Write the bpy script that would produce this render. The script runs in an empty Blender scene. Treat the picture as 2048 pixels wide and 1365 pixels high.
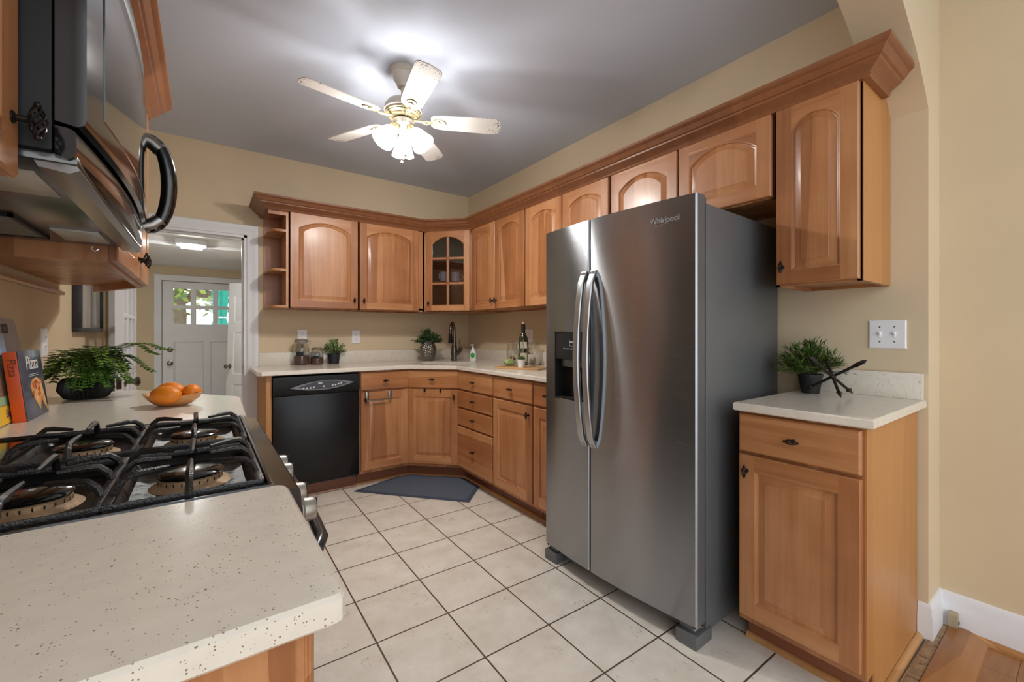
import bpy, bmesh, math, random
from mathutils import Vector, Matrix
R=math.radians; PI=math.pi
C=bpy.context.scene.collection
sc=bpy.context.scene
# ---------------------------------------------------------------- camera
cd=bpy.data.cameras.new('camera'); cam=bpy.data.objects.new('camera',cd); C.objects.link(cam)
cd.sensor_width=36; cd.lens=36*853.5/2048; cd.shift_y=-15.5/2048; cd.clip_start=.02; cd.clip_end=200
cam.location=(-2.2526,-3.9108,1.1714); cam.rotation_euler=(PI/2,0,-.6242)
sc.camera=cam
# ---------------------------------------------------------------- light, sky and exposure
w=bpy.data.worlds.new('sky'); sc.world=w; w.use_nodes=True
bg=w.node_tree.nodes['Background']; bg.inputs[0].default_value=(.90,.95,1,1); bg.inputs[1].default_value=1.4
sc.view_settings.view_transform='Standard'; sc.view_settings.look='None'
sc.view_settings.gamma=1; sc.view_settings.use_curve_mapping=False
sc.view_settings.exposure=0.7
BULB_POWER=18.0           # the three bulbs inside the fan's shades
SHADE_POWER=1.6          # glow of the fan's glass shades
sc.cycles.use_denoising=True
sc.cycles.max_bounces=8; sc.cycles.diffuse_bounces=5; sc.cycles.glossy_bounces=4
sc.cycles.transmission_bounces=6; sc.cycles.transparent_max_bounces=12
sc.cycles.sample_clamp_indirect=4; sc.cycles.caustics_reflective=False; sc.cycles.caustics_refractive=False
# ---------------------------------------------------------------- materials
MAT={}
def nt(name):
    m=bpy.data.materials.new(name); m.use_nodes=True; n=m.node_tree
    return m,n,n.nodes['Principled BSDF']
def lin(c):
    return tuple(((x/255)/12.92 if x/255<=.04045 else ((x/255+.055)/1.055)**2.4) for x in c)+(1,)
def simple(name,col,rough=.5,metal=0,bump=0,bscale=60,spec=.5,coat=0,var=0,vscale=8,emit=0,aniso=0):
    if name in MAT: return MAT[name]
    m,n,p=nt(name); c=lin(col)
    p.inputs['Base Color'].default_value=c; p.inputs['Roughness'].default_value=rough
    p.inputs['Metallic'].default_value=metal; p.inputs['Specular IOR Level'].default_value=spec
    p.inputs['Coat Weight'].default_value=coat; p.inputs['Coat Roughness'].default_value=.08
    if aniso: p.inputs['Anisotropic'].default_value=aniso
    tc=n.nodes.new('ShaderNodeTexCoord')
    if bump:
        t=n.nodes.new('ShaderNodeTexNoise'); t.inputs['Scale'].default_value=bscale; t.inputs['Detail'].default_value=4
        b=n.nodes.new('ShaderNodeBump'); b.inputs['Strength'].default_value=bump; b.inputs['Distance'].default_value=.01
        n.links.new(tc.outputs['Object'],t.inputs['Vector']); n.links.new(t.outputs[0],b.inputs['Height']); n.links.new(b.outputs[0],p.inputs['Normal'])
    if var or True:
        v=max(var,.03)
        t=n.nodes.new('ShaderNodeTexNoise'); t.inputs['Scale'].default_value=vscale; t.inputs['Detail'].default_value=5
        r=n.nodes.new('ShaderNodeValToRGB'); r.color_ramp.elements[0].position=.3; r.color_ramp.elements[1].position=.7
        r.color_ramp.elements[0].color=tuple(x*(1-v) for x in c[:3])+(1,); r.color_ramp.elements[1].color=tuple(min(1,x*(1+v)) for x in c[:3])+(1,)
        n.links.new(tc.outputs['Object'],t.inputs['Vector']); n.links.new(t.outputs[0],r.inputs[0]); n.links.new(r.outputs[0],p.inputs['Base Color'])
    if emit:
        p.inputs['Emission Color'].default_value=c; p.inputs['Emission Strength'].default_value=emit
    MAT[name]=m; return m
def wood(name,c1,c2,c3,axis='z',rough=.38,stave=9,coat=.15,fine=1.0):
    m,n,p=nt(name); L=n.links.new
    tc=n.nodes.new('ShaderNodeTexCoord'); oi=n.nodes.new('ShaderNodeObjectInfo')
    add=n.nodes.new('ShaderNodeVectorMath'); add.operation='ADD'
    sca=n.nodes.new('ShaderNodeVectorMath'); sca.operation='SCALE'; sca.inputs[0].default_value=(7.3,3.1,5.7)
    L(oi.outputs['Random'],sca.inputs['Scale']); L(tc.outputs['Object'],add.inputs[0]); L(sca.outputs[0],add.inputs[1])
    def mp(s):
        k=n.nodes.new('ShaderNodeMapping'); k.inputs['Scale'].default_value=s; L(add.outputs[0],k.inputs['Vector']); return k
    a={'z':(1,1,0),'x':(0,1,1),'y':(1,0,1)}[axis]
    fs=tuple(38*fine if q else 1.6 for q in a); ss=tuple(stave if q else .35 for q in a)
    n1=n.nodes.new('ShaderNodeTexNoise'); n1.inputs['Scale'].default_value=1; n1.inputs['Detail'].default_value=6; n1.inputs['Roughness'].default_value=.6; L(mp(fs).outputs[0],n1.inputs['Vector'])
    n2=n.nodes.new('ShaderNodeTexVoronoi'); n2.inputs['Scale'].default_value=1; n2.feature='F1'; L(mp(ss).outputs[0],n2.inputs['Vector'])
    n3=n.nodes.new('ShaderNodeTexNoise'); n3.inputs['Scale'].default_value=5; n3.inputs['Detail'].default_value=3; L(add.outputs[0],n3.inputs['Vector'])
    hs=n.nodes.new('ShaderNodeSeparateColor'); L(n2.outputs['Color'],hs.inputs[0])
    m1=n.nodes.new('ShaderNodeMath'); m1.operation='MULTIPLY_ADD'; m1.inputs[1].default_value=.40; L(hs.outputs[0],m1.inputs[0])
    m2=n.nodes.new('ShaderNodeMath'); m2.operation='MULTIPLY_ADD'; m2.inputs[1].default_value=.5; L(n1.outputs[0],m2.inputs[0]); m2.inputs[2].default_value=-.1; L(m2.outputs[0],m1.inputs[2])
    m3=n.nodes.new('ShaderNodeMath'); m3.operation='MULTIPLY_ADD'; m3.inputs[1].default_value=.35; L(n3.outputs[0],m3.inputs[0]); L(m1.outputs[0],m3.inputs[2])
    r=n.nodes.new('ShaderNodeValToRGB'); e=r.color_ramp.elements; e[0].position=.2; e[1].position=.85; e[0].color=lin(c1); e[1].color=lin(c3)
    q=r.color_ramp.elements.new(.5); q.color=lin(c2)
    L(m3.outputs[0],r.inputs[0]); L(r.outputs[0],p.inputs['Base Color'])
    p.inputs['Roughness'].default_value=rough; p.inputs['Coat Weight'].default_value=coat; p.inputs['Coat Roughness'].default_value=.2
    b=n.nodes.new('ShaderNodeBump'); b.inputs['Strength'].default_value=.05; b.inputs['Distance'].default_value=.002; L(n1.outputs[0],b.inputs['Height']); L(b.outputs[0],p.inputs['Normal'])
    MAT[name]=m; return m
W1,W2,W3=(134,83,47),(168,111,68),(198,146,100)
WV=wood('maple_vertical',W1,W2,W3,'z'); WH=wood('maple_horizontal',W1,W2,W3,'x')
WC=wood('crown_wood',(104,62,36),(130,82,50),(152,100,64),'x',stave=.4,fine=.6); WS=wood('cabinet_side',(168,116,64),(182,128,72),(192,138,82),'z',stave=2,rough=.45,coat=.05)
WD=wood('cabinet_inside',(120,72,40),(138,86,50),(152,98,60),'z',stave=3,rough=.6,coat=0)
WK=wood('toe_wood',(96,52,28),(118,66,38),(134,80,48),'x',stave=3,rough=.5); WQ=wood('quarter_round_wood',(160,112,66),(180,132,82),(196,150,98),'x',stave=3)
WQY=wood('quarter_round_wood_y',(160,112,66),(180,132,82),(196,150,98),'y',stave=3)
OAK=wood('oak_floor',(126,80,42),(156,104,58),(176,124,74),'x',stave=12,rough=.3,fine=.7)
BRD=wood('walnut_board',(62,42,36),(96,70,62),(128,104,96),'z',stave=6,rough=.5)
LWD=wood('pale_wood',(176,132,84),(198,156,106),(214,178,132),'x',stave=5,rough=.5)
BWL=wood('bowl_wood',(176,120,66),(196,140,84),(210,158,104),'x',stave=3,rough=.4)
WALL=simple('beige_paint',(212,194,163),.75,bump=.08,bscale=40,var=.03,vscale=3,spec=.3)
CEIL=simple('ceiling_paint',(204,213,228),.8,var=.02,vscale=2,spec=.2)
WHT=simple('white_paint',(226,227,230),.35,var=.02,vscale=5)
BLK=simple('black_enamel',(12,12,13),.14,coat=.4,spec=.5)
BLKM=simple('black_plastic',(15,15,16),.45,spec=.25)
IRON=simple('cast_iron',(30,28,28),.33,bump=.25,bscale=300,spec=.6)
KNB=simple('dark_bronze',(30,25,24),.4,metal=.5)
STN=simple('brushed_nickel',(150,146,140),.3,metal=1)
CHR=simple('chrome',(200,200,202),.15,metal=1)
BRS=simple('brass_trim',(196,186,150),.25,metal=.8)
STOVEK=simple('knob_grey',(165,160,152),.35,metal=.6)
GRYP=simple('fridge_side_grey',(104,106,108),.42,metal=.35,bump=.05,bscale=500)
TAN=simple('burner_brass',(176,146,112),.55,metal=.3,bump=.3,bscale=120,var=.2,vscale=30)
FANW=simple('fan_cream',(205,196,184),.4)
PLW=simple('white_plastic',(236,237,240),.35)
SLOT=simple('slot_dark',(40,38,36),.6)
DARK=simple('void_dark',(8,8,8),.8)
ORG=simple('orange_peel',(228,132,30),.42,bump=.15,bscale=220,var=.12,vscale=9,spec=.5)
RUGM=simple('denim_rug',(98,106,118),.95,bump=.6,bscale=350,var=.35,vscale=260,spec=.1)
RUGE=simple('denim_rug_edge',(76,84,98),.95,bump=.4,bscale=350,var=.2,vscale=200,spec=.1)
# stainless with fine vertical brushing
ANI=.25
def stainless():
    m,n,p=nt('stainless'); L=n.links.new
    p.inputs['Base Color'].default_value=lin((160,163,168)); p.inputs['Metallic'].default_value=1
    p.inputs['Anisotropic'].default_value=1.0; p.inputs['Roughness'].default_value=.3
    p.inputs['Anisotropic Rotation'].default_value=ANI; tg=n.nodes.new('ShaderNodeTangent'); tg.direction_type='RADIAL'; tg.axis='Z'; L(tg.outputs[0],p.inputs['Tangent'])
    tc=n.nodes.new('ShaderNodeTexCoord'); mp=n.nodes.new('ShaderNodeMapping'); mp.inputs['Scale'].default_value=(4,4,900); L(tc.outputs['Object'],mp.inputs[0])
    t=n.nodes.new('ShaderNodeTexNoise'); t.inputs['Scale'].default_value=1; L(mp.outputs[0],t.inputs[0])
    mr=n.nodes.new('ShaderNodeMapRange'); mr.inputs[3].default_value=.20; mr.inputs[4].default_value=.30; L(t.outputs[0],mr.inputs[0]); L(mr.outputs[0],p.inputs['Roughness'])
    t2=n.nodes.new('ShaderNodeTexNoise'); t2.inputs['Scale'].default_value=2.2; t2.inputs['Detail'].default_value=1; L(tc.outputs['Object'],t2.inputs[0])
    b=n.nodes.new('ShaderNodeBump'); b.inputs['Strength'].default_value=.12; b.inputs['Distance'].default_value=.03; L(t2.outputs[0],b.inputs['Height']); L(b.outputs[0],p.inputs['Normal'])
    MAT['stainless']=m; return m
SS=stainless()
def glass(name,tint=(1,1,1),refl=1.0,rough=0):
    m,n,p=nt(name); n.nodes.remove(p); o=n.nodes['Material Output']; L=n.links.new
    tr=n.nodes.new('ShaderNodeBsdfTransparent'); tr.inputs[0].default_value=tint+(1,)
    g=n.nodes.new('ShaderNodeBsdfGlossy'); g.inputs['Roughness'].default_value=.02+rough
    lw=n.nodes.new('ShaderNodeLayerWeight'); lw.inputs[0].default_value=.5
    f=n.nodes.new('ShaderNodeMath'); f.operation='POWER'; f.inputs[1].default_value=2.6; L(lw.outputs['Facing'],f.inputs[0])
    mm=n.nodes.new('ShaderNodeMath'); mm.operation='MULTIPLY_ADD'; mm.inputs[1].default_value=.7*refl; mm.inputs[2].default_value=.06*refl; mm.use_clamp=True
    x=n.nodes.new('ShaderNodeMixShader'); L(f.outputs[0],mm.inputs[0]); L(mm.outputs[0],x.inputs[0]); L(tr.outputs[0],x.inputs[1]); L(g.outputs[0],x.inputs[2]); L(x.outputs[0],o.inputs[0])
    MAT[name]=m; return m
GLS=glass('clear_glass',(.95,.96,.955),.9); GLD=glass('cabinet_glass',(.62,.66,.72),1.6)
BOT=glass('bottle_glass',(.05,.07,.03),1.5); MWG=BLK
def speckle(name,base,dots,rough=.22,scale=90,thr=.12,mot=.04):
    m,n,p=nt(name); L=n.links.new
    tc=n.nodes.new('ShaderNodeTexCoord')
    v=n.nodes.new('ShaderNodeTexVoronoi'); v.inputs['Scale'].default_value=scale; L(tc.outputs['Object'],v.inputs['Vector'])
    nn=n.nodes.new('ShaderNodeTexNoise'); nn.inputs['Scale'].default_value=scale*.22; nn.inputs['Detail'].default_value=3; L(tc.outputs['Object'],nn.inputs[0])
    n3=n.nodes.new('ShaderNodeTexNoise'); n3.inputs['Scale'].default_value=35; n3.inputs['Detail'].default_value=6; L(tc.outputs['Object'],n3.inputs[0])
    sep=n.nodes.new('ShaderNodeSeparateColor'); L(v.outputs['Color'],sep.inputs[0])
    s=n.nodes.new('ShaderNodeMath'); s.operation='MULTIPLY'; s.inputs[1].default_value=thr*2.2; L(sep.outputs[0],s.inputs[0])
    s2=n.nodes.new('ShaderNodeMath'); s2.operation='MULTIPLY'; L(s.outputs[0],s2.inputs[0]); L(sep.outputs[1],s2.inputs[1])
    lt=n.nodes.new('ShaderNodeMath'); lt.operation='LESS_THAN'; L(v.outputs['Distance'],lt.inputs[0]); L(s2.outputs[0],lt.inputs[1])
    gt=n.nodes.new('ShaderNodeMath'); gt.operation='GREATER_THAN'; gt.inputs[1].default_value=.5; L(nn.outputs[0],gt.inputs[0])
    an=n.nodes.new('ShaderNodeMath'); an.operation='MULTIPLY'; L(lt.outputs[0],an.inputs[0]); L(gt.outputs[0],an.inputs[1])
    r=n.nodes.new('ShaderNodeValToRGB'); c=lin(base); r.color_ramp.elements[0].position=.35; r.color_ramp.elements[1].position=.65
    r.color_ramp.elements[0].color=tuple(x*(1-mot) for x in c[:3])+(1,); r.color_ramp.elements[1].color=tuple(min(1,x*(1+mot)) for x in c[:3])+(1,); L(n3.outputs[0],r.inputs[0])
    mx=n.nodes.new('ShaderNodeMix'); mx.data_type='RGBA'; L(an.outputs[0],mx.inputs[0]); L(r.outputs[0],mx.inputs[6]); mx.inputs[7].default_value=lin(dots)
    L(mx.outputs[2],p.inputs['Base Color']); p.inputs['Roughness'].default_value=rough
    MAT[name]=m; return m
CTR=speckle('quartz_cream',(224,217,203),(146,126,104),.2,310,.20,.03)
def tile():
    m,n,p=nt('ceramic_tile'); L=n.links.new
    tc=n.nodes.new('ShaderNodeTexCoord'); mp=n.nodes.new('ShaderNodeMapping'); mp.vector_type='TEXTURE'
    mp.inputs['Location'].default_value=(-1.712,-.8143,0); mp.inputs['Rotation'].default_value=(0,0,-.0085); L(tc.outputs['Object'],mp.inputs[0])
    b=n.nodes.new('ShaderNodeTexBrick'); b.offset=0; b.squash=1; b.inputs['Scale'].default_value=1; b.inputs['Mortar Size'].default_value=.0034; b.inputs['Mortar Smooth'].default_value=.1
    b.inputs['Brick Width'].default_value=.2978; b.inputs['Row Height'].default_value=.2978; L(mp.outputs[0],b.inputs['Vector'])
    b.inputs['Color1'].default_value=(1,1,1,1); b.inputs['Color2'].default_value=(.9,.9,.9,1); b.inputs['Mortar'].default_value=(0,0,0,1)
    a=n.nodes.new('ShaderNodeTexNoise'); a.inputs['Scale'].default_value=7; a.inputs['Detail'].default_value=8; a.inputs['Roughness'].default_value=.65; L(tc.outputs['Object'],a.inputs[0])
    r=n.nodes.new('ShaderNodeValToRGB'); r.color_ramp.elements[0].position=.3; r.color_ramp.elements[1].position=.7; r.color_ramp.elements[0].color=lin((208,199,184)); r.color_ramp.elements[1].color=lin((232,225,213)); L(a.outputs[0],r.inputs[0])
    # thin broken veins
    d=n.nodes.new('ShaderNodeTexNoise'); d.inputs['Scale'].default_value=14; d.inputs['Detail'].default_value=6; d.inputs['Distortion'].default_value=1.4; L(tc.outputs['Object'],d.inputs[0])
    s=n.nodes.new('ShaderNodeMath'); s.operation='SUBTRACT'; s.inputs[1].default_value=.5; L(d.outputs[0],s.inputs[0])
    ab=n.nodes.new('ShaderNodeMath'); ab.operation='ABSOLUTE'; L(s.outputs[0],ab.inputs[0])
    lt=n.nodes.new('ShaderNodeMath'); lt.operation='LESS_THAN'; lt.inputs[1].default_value=.006; L(ab.outputs[0],lt.inputs[0])
    e=n.nodes.new('ShaderNodeTexNoise'); e.inputs['Scale'].default_value=9; e.inputs['Detail'].default_value=3; L(tc.outputs['Object'],e.inputs[0])
    g=n.nodes.new('ShaderNodeMath'); g.operation='GREATER_THAN'; g.inputs[1].default_value=.6; L(e.outputs[0],g.inputs[0])
    k=n.nodes.new('ShaderNodeMath'); k.operation='MULTIPLY'; L(lt.outputs[0],k.inputs[0]); L(g.outputs[0],k.inputs[1])
    k2=n.nodes.new('ShaderNodeMath'); k2.operation='MULTIPLY'; k2.inputs[1].default_value=.6; L(k.outputs[0],k2.inputs[0])
    x1=n.nodes.new('ShaderNodeMix'); x1.data_type='RGBA'; L(k2.outputs[0],x1.inputs[0]); L(r.outputs[0],x1.inputs[6]); x1.inputs[7].default_value=lin((120,100,80))
    x2=n.nodes.new('ShaderNodeMix'); x2.data_type='RGBA'; L(b.outputs['Fac'],x2.inputs[0]); L(x1.outputs[2],x2.inputs[6]); x2.inputs[7].default_value=lin((82,70,58))
    L(x2.outputs[2],p.inputs['Base Color']); p.inputs['Roughness'].default_value=.42
    bb=n.nodes.new('ShaderNodeBump'); bb.inputs['Strength'].default_value=.5; bb.inputs['Distance'].default_value=.003; bb.invert=True; L(b.outputs['Fac'],bb.inputs['Height']); L(bb.outputs[0],p.inputs['Normal'])
    MAT['ceramic_tile']=m; return m
TILE=tile()
def leafmat(name,c1,c2):
    m,n,p=nt(name); L=n.links.new
    g=n.nodes.new('ShaderNodeNewGeometry'); r=n.nodes.new('ShaderNodeValToRGB'); r.color_ramp.elements[0].color=lin(c1); r.color_ramp.elements[1].color=lin(c2)
    L(g.outputs['Random Per Island'],r.inputs[0]); L(r.outputs[0],p.inputs['Base Color']); p.inputs['Roughness'].default_value=.5
    MAT[name]=m; return m
# ---------------------------------------------------------------- mesh builder
class MB:
    def __init__(s): s.v=[]; s.f=[]; s.mi=0
    def add(s,vs,fs):
        o=len(s.v); s.v+= [tuple(q) for q in vs]; s.f+=[(tuple(o+i for i in f),s.mi) for f in fs]; return s
    def m(s,i): s.mi=i; return s
    def box(s,x0,x1,y0,y1,z0,z1,b=0):
        x0,x1=sorted((x0,x1)); y0,y1=sorted((y0,y1)); z0,z1=sorted((z0,z1))
        if b<=0:
            vs=[(x,y,z) for z in (z0,z1) for y in (y0,y1) for x in (x0,x1)]
            return s.add(vs,[(0,2,3,1),(4,5,7,6),(0,1,5,4),(2,6,7,3),(0,4,6,2),(1,3,7,5)])
        bm=bmesh.new(); bmesh.ops.create_cube(bm,size=1,matrix=Matrix.Translation(((x0+x1)/2,(y0+y1)/2,(z0+z1)/2))@Matrix.Diagonal((x1-x0,y1-y0,z1-z0,1)))
        b=min(b,.45*min(x1-x0,y1-y0,z1-z0))
        bmesh.ops.bevel(bm,geom=bm.edges[:],offset=b,segments=2,profile=.5,affect='EDGES')
        return s.frombm(bm)
    def frombm(s,bm,mat=None):
        bm.verts.ensure_lookup_table(); bm.verts.index_update()
        vs=[(mat@v.co if mat else v.co) for v in bm.verts]; fs=[tuple(v.index for v in f.verts) for f in bm.faces]
        bm.free(); return s.add(vs,fs)
    def loft(s,rings,closed=True,cap0=True,cap1=True):
        n=len(rings[0]); vs=[p for r in rings for p in r]; fs=[]
        for i in range(len(rings)-1):
            for j in range(n if closed else n-1):
                k=(j+1)%n; fs.append((i*n+j,i*n+k,(i+1)*n+k,(i+1)*n+j))
        if cap0: fs.append(tuple(range(n-1,-1,-1)))
        if cap1: fs.append(tuple((len(rings)-1)*n+j for j in range(n)))
        return s.add(vs,fs)
    def prism(s,pts,z0,z1,b=0):
        """vertical prism from a plan outline, with an eased top edge if b"""
        if b:
            q=inset(pts,b); return s.loft([[(x,y,z0) for x,y in q],[(x,y,z0+b) for x,y in pts],[(x,y,z1-b) for x,y in pts],[(x,y,z1) for x,y in q]])
        return s.loft([[(x,y,z0) for x,y in pts],[(x,y,z1) for x,y in pts]])
    def tube(s,pts,r,n=8,closed=False,taper=None):
        pts=[Vector(p) for p in pts]; rings=[]; N=len(pts); up=None
        for i,p in enumerate(pts):
            if closed: t=pts[(i+1)%N]-pts[i-1]
            else: t=pts[min(i+1,N-1)]-pts[max(i-1,0)]
            t.normalize()
            if up is None: up=Vector((0,0,1)) if abs(t.z)<.9 else Vector((1,0,0))
            a=t.cross(up)
            if a.length<1e-6: a=t.orthogonal()
            a.normalize(); b=a.cross(t).normalized(); up=b
            rr=r if taper is None else r*taper[i]
            rings.append([tuple(p+a*math.cos(2*PI*k/n)*rr+b*math.sin(2*PI*k/n)*rr) for k in range(n)])
        if closed: rings.append(rings[0]); return s.loft(rings,True,False,False)
        return s.loft(rings)
    def lathe(s,prof,n=24,c=(0,0,0),mat=None,caps=True):
        rings=[[(c[0]+r*math.cos(2*PI*k/n),c[1]+r*math.sin(2*PI*k/n),c[2]+z) for k in range(n)] for r,z in prof]
        if mat: rings=[[tuple(mat@Vector(p)) for p in r] for r in rings]
        return s.loft(rings,True,caps,caps)
    def ball(s,c,rx,ry=None,rz=None,n=16,m=10,rot=None):
        ry=ry or rx; rz=rz or rx; M=rot or Matrix.Identity(3); rings=[]
        for i in range(m+1):
            t=PI*(i+.0)/m; t=max(.02,min(PI-.02,t))
            rings.append([tuple(Vector(c)+M@Vector((rx*math.sin(t)*math.cos(2*PI*k/n),ry*math.sin(t)*math.sin(2*PI*k/n),-rz*math.cos(t)))) for k in range(n)])
        return s.loft(rings)
    def tf(s,M):
        s.v=[tuple(M@Vector(p)) for p in s.v]; return s
    def build(s,name,mats,parent=None,smooth=.6,loc=None):
        me=bpy.data.meshes.new(name); me.from_pydata(s.v,[],[f for f,_ in s.f])
        if not isinstance(mats,(list,tuple)): mats=[mats]
        for m in mats: me.materials.append(m)
        for p,(f,i) in zip(me.polygons,s.f): p.material_index=min(i,len(mats)-1)
        bm=bmesh.new(); bm.from_mesh(me); bmesh.ops.recalc_face_normals(bm,faces=bm.faces[:]); bm.to_mesh(me); bm.free()
        if smooth:
            me.polygons.foreach_set('use_smooth',[True]*len(me.polygons)); me.set_sharp_from_angle(angle=smooth)
        me.update(); o=bpy.data.objects.new(name,me); C.objects.link(o)
        if parent is not None: o.parent=parent
        if loc: o.location=loc
        return o
def inset(pts,d):
    n=len(pts); P=[Vector(p) for p in pts]; A=sum(P[i].x*P[(i+1)%n].y-P[(i+1)%n].x*P[i].y for i in range(n)); sg=1 if A>0 else -1; out=[]
    for i in range(n):
        a=(P[i]-P[i-1]).normalized(); b=(P[(i+1)%n]-P[i]).normalized()
        na=Vector((-a.y,a.x))*sg; nb=Vector((-b.y,b.x))*sg; mv=na+nb
        if mv.length<1e-6: mv=na
        mv.normalize(); k=d/max(.3,mv.dot(na)); out.append(tuple(P[i]+mv*k))
    return out
def tag(o,label,cat,group=None,kind=None):
    o['label']=label; o['category']=cat
    if group: o['group']=group
    if kind: o['kind']=kind
    return o
def thing(name,label,cat,loc=(0,0,0),rz=0,group=None):
    o=bpy.data.objects.new(name,None); C.objects.link(o); o.location=loc; o.rotation_euler=(0,0,rz); o.empty_display_size=.05
    return tag(o,label,cat,group)
def struct(mb,name,mat,parent=None,smooth=.6,label=None):
    o=mb.build(name,mat,parent,smooth)
    if parent is None: o['kind']='structure'
    if label: o['label']=label
    return o
def text_mesh(name,txt,size,mat,parent,M,ext=.0006,align='CENTER',shear=0,sx=1):
    cu=bpy.data.curves.new(name,'FONT'); cu.body=txt; cu.size=size; cu.extrude=ext; cu.align_x=align; cu.align_y='CENTER'; cu.shear=shear
    t=bpy.data.objects.new(name,cu); C.objects.link(t); bpy.context.view_layer.update()
    me=bpy.data.meshes.new_from_object(t.evaluated_get(bpy.context.evaluated_depsgraph_get())); bpy.data.objects.remove(t)
    me.transform(M@Matrix.Diagonal((sx,1,1,1))); me.materials.clear(); me.materials.append(mat)
    o=bpy.data.objects.new(name,me); C.objects.link(o); o.parent=parent; return o
# a face-on frame: text lies in local XY; this stands it up on a front facing -Y
STAND=Matrix.Rotation(PI/2,4,'X')
# ---------------------------------------------------------------- the shell
H=2.60; XL=-2.79
def walls():
    b=MB(); Y=.12   # back wall with the doorway cut out
    b.box(XL-.12,-2.70,0,Y,0,H); b.box(-2.70,-1.985,0,Y,1.935,H); b.box(-1.985,.12,0,Y,0,H)
    struct(b,'wall_back',WALL)
    struct(MB().box(0,.12,-3.355,0,0,H),'wall_right',WALL)
    struct(MB().box(XL-.12,XL,-4.3,0,0,H),'wall_left',WALL)
    struct(MB().box(.185,.305,-6.5,-3.516,-.06,H),'wall_dining',WALL)
    # arch partition
    half=[(0,2.037),(-.04,2.078),(-.09,2.122),(-.177,2.19),(-.278,2.246),(-.359,2.29),(-.5,2.35),(-.7,2.415),(-.95,2.462),(-1.2,2.488),(-1.395,2.495)]
    prof=half+[(XL-x,z) for x,z in half[-2::-1]]
    b=MB(); n=len(prof)
    def ring(y,dz):
        return [(x,y,min(z+dz*min(1,abs(x)*5,abs(XL-x)*5),H-.05)) for x,z in prof]
    r0=ring(-3.516,0); r1=ring(-3.355,.035)
    b.add(r0+r1,[(i,i+1,n+i+1,n+i) for i in range(n-1)])
    for r in (r0,r1):
        top=[(x,y,H) for x,y,z in r]; b.add(r+top,[(i,i+1,n+i+1,n+i) for i in range(n-1)])
    b.box(0,.185,-3.516,-3.355,0,H)
    struct(b,'wall_front',WALL)
    struct(MB().box(XL-.12,.12,-3.516,.12,H,H+.1),'ceiling',CEIL)
    struct(MB().box(XL-.12,.3,-4.9,-3.516,H,H+.1),'ceiling.001',CEIL)
    struct(MB().box(XL-.12,.12,-3.512,.12,-.06,0),'floor',TILE)
    # dining oak floor, planks with tight dark seams
    m,nn,p=nt('oak_planks'); L=nn.links.new; tc=nn.nodes.new('ShaderNodeTexCoord')
    br=nn.nodes.new('ShaderNodeTexBrick'); br.inputs['Scale'].default_value=1; br.inputs['Brick Width'].default_value=.9; br.inputs['Row Height'].default_value=.083; br.inputs['Mortar Size'].default_value=.0012; br.offset=.37
    br.inputs['Color1'].default_value=lin((168,118,70)); br.inputs['Color2'].default_value=lin((134,90,50)); br.inputs['Mortar'].default_value=lin((70,40,22)); L(tc.outputs['Object'],br.inputs[0])
    mp=nn.nodes.new('ShaderNodeMapping'); mp.inputs['Scale'].default_value=(3,50,1); L(tc.outputs['Object'],mp.inputs[0]); t=nn.nodes.new('ShaderNodeTexNoise'); t.inputs['Scale'].default_value=1; t.inputs['Detail'].default_value=5; t.inputs['Distortion'].default_value=.6; L(mp.outputs[0],t.inputs[0])
    mr=nn.nodes.new('ShaderNodeMapRange'); mr.inputs[3].default_value=.65; mr.inputs[4].default_value=1.2; L(t.outputs[0],mr.inputs[0])
    mx=nn.nodes.new('ShaderNodeVectorMath'); mx.operation='SCALE'; L(br.outputs['Color'],mx.inputs[0]); L(mr.outputs[0],mx.inputs['Scale']); L(mx.outputs[0],p.inputs['Base Color']); p.inputs['Roughness'].default_value=.3
    struct(MB().box(XL-.12,.3,-6.5,-3.62,-.08,-.014),'floor.001',m)
    # threshold between tile and oak: stone strip, then a bevelled oak reducer
    st=speckle('stone_strip',(150,124,96),(96,74,54),.6,60,.3,.25)
    b=MB(); x=-2.16; k=0
    while x<.15:
        x1=min(x+.155,.183); b.box(x,x1-.004,-3.548,-3.512,-.05,.003,.002); x=x1
    struct(b,'trim_1',st)
    struct(MB().loft([[(xx,-3.550,-.03),(xx,-3.550,.008),(xx,-3.60,.010),(xx,-3.655,-.006),(xx,-3.66,-.03)] for xx in (XL+.01,-.05,.183)]),'trim_2',OAK)
    # baseboards, stepped profile
    bp=[(0,0),(.016,0),(.016,.085),(.012,.095),(.012,.118),(.006,.130),(0,.132)]
    def bb(name,path,z0=0):
        b=MB(); sweep(b,path,[(o,z0+z) for o,z in bp]); struct(b,name,WHT)
    bb('baseboard_right',[(0,-3.487),(0,-3.516),(.185,-3.516),(.185,-6.5)][::1],0)
    # oak shoe along the dining baseboard
    q=[(0,0),(.016+.018,0),(.016+.017,.010),(.016+.010,.017),(.016,.019),(0,.019)]
    b=MB(); sweep(b,[(.185,-3.56),(.185,-6.5)],[(o,z-.014) for o,z in q]); struct(b,'trim_3',WQY)
    # doorway casing
    cp=[(0,0),(0,-.012),(.012,-.016),(.03,-.016),(.045,-.020),(.058,-.024),(.072,-.024),(.078,-.018),(.078,0)]
    b=MB(); x0,x1,zt=-2.70,-1.985,1.935
    rings=[]
    for (cx,cz,sx,szz) in ((x0,0,-1,0),(x0,zt,-1,1),(x1,zt,1,1),(x1,0,1,0)):
        rings.append([(cx+sx*a,d,cz+szz*a) for a,d in cp])
    b.loft(rings); b.box(x1-.02,x1,-.004,.14,0,zt); b.box(x0,x0+.02,-.004,.14,0,zt); b.box(x0,x1,-.004,.14,zt-.02,zt)
    b.box(x1-.032,x1-.02,.04,.075,0,zt-.02); b.box(x0,x1,.04,.075,zt-.032,zt-.02)
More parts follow.
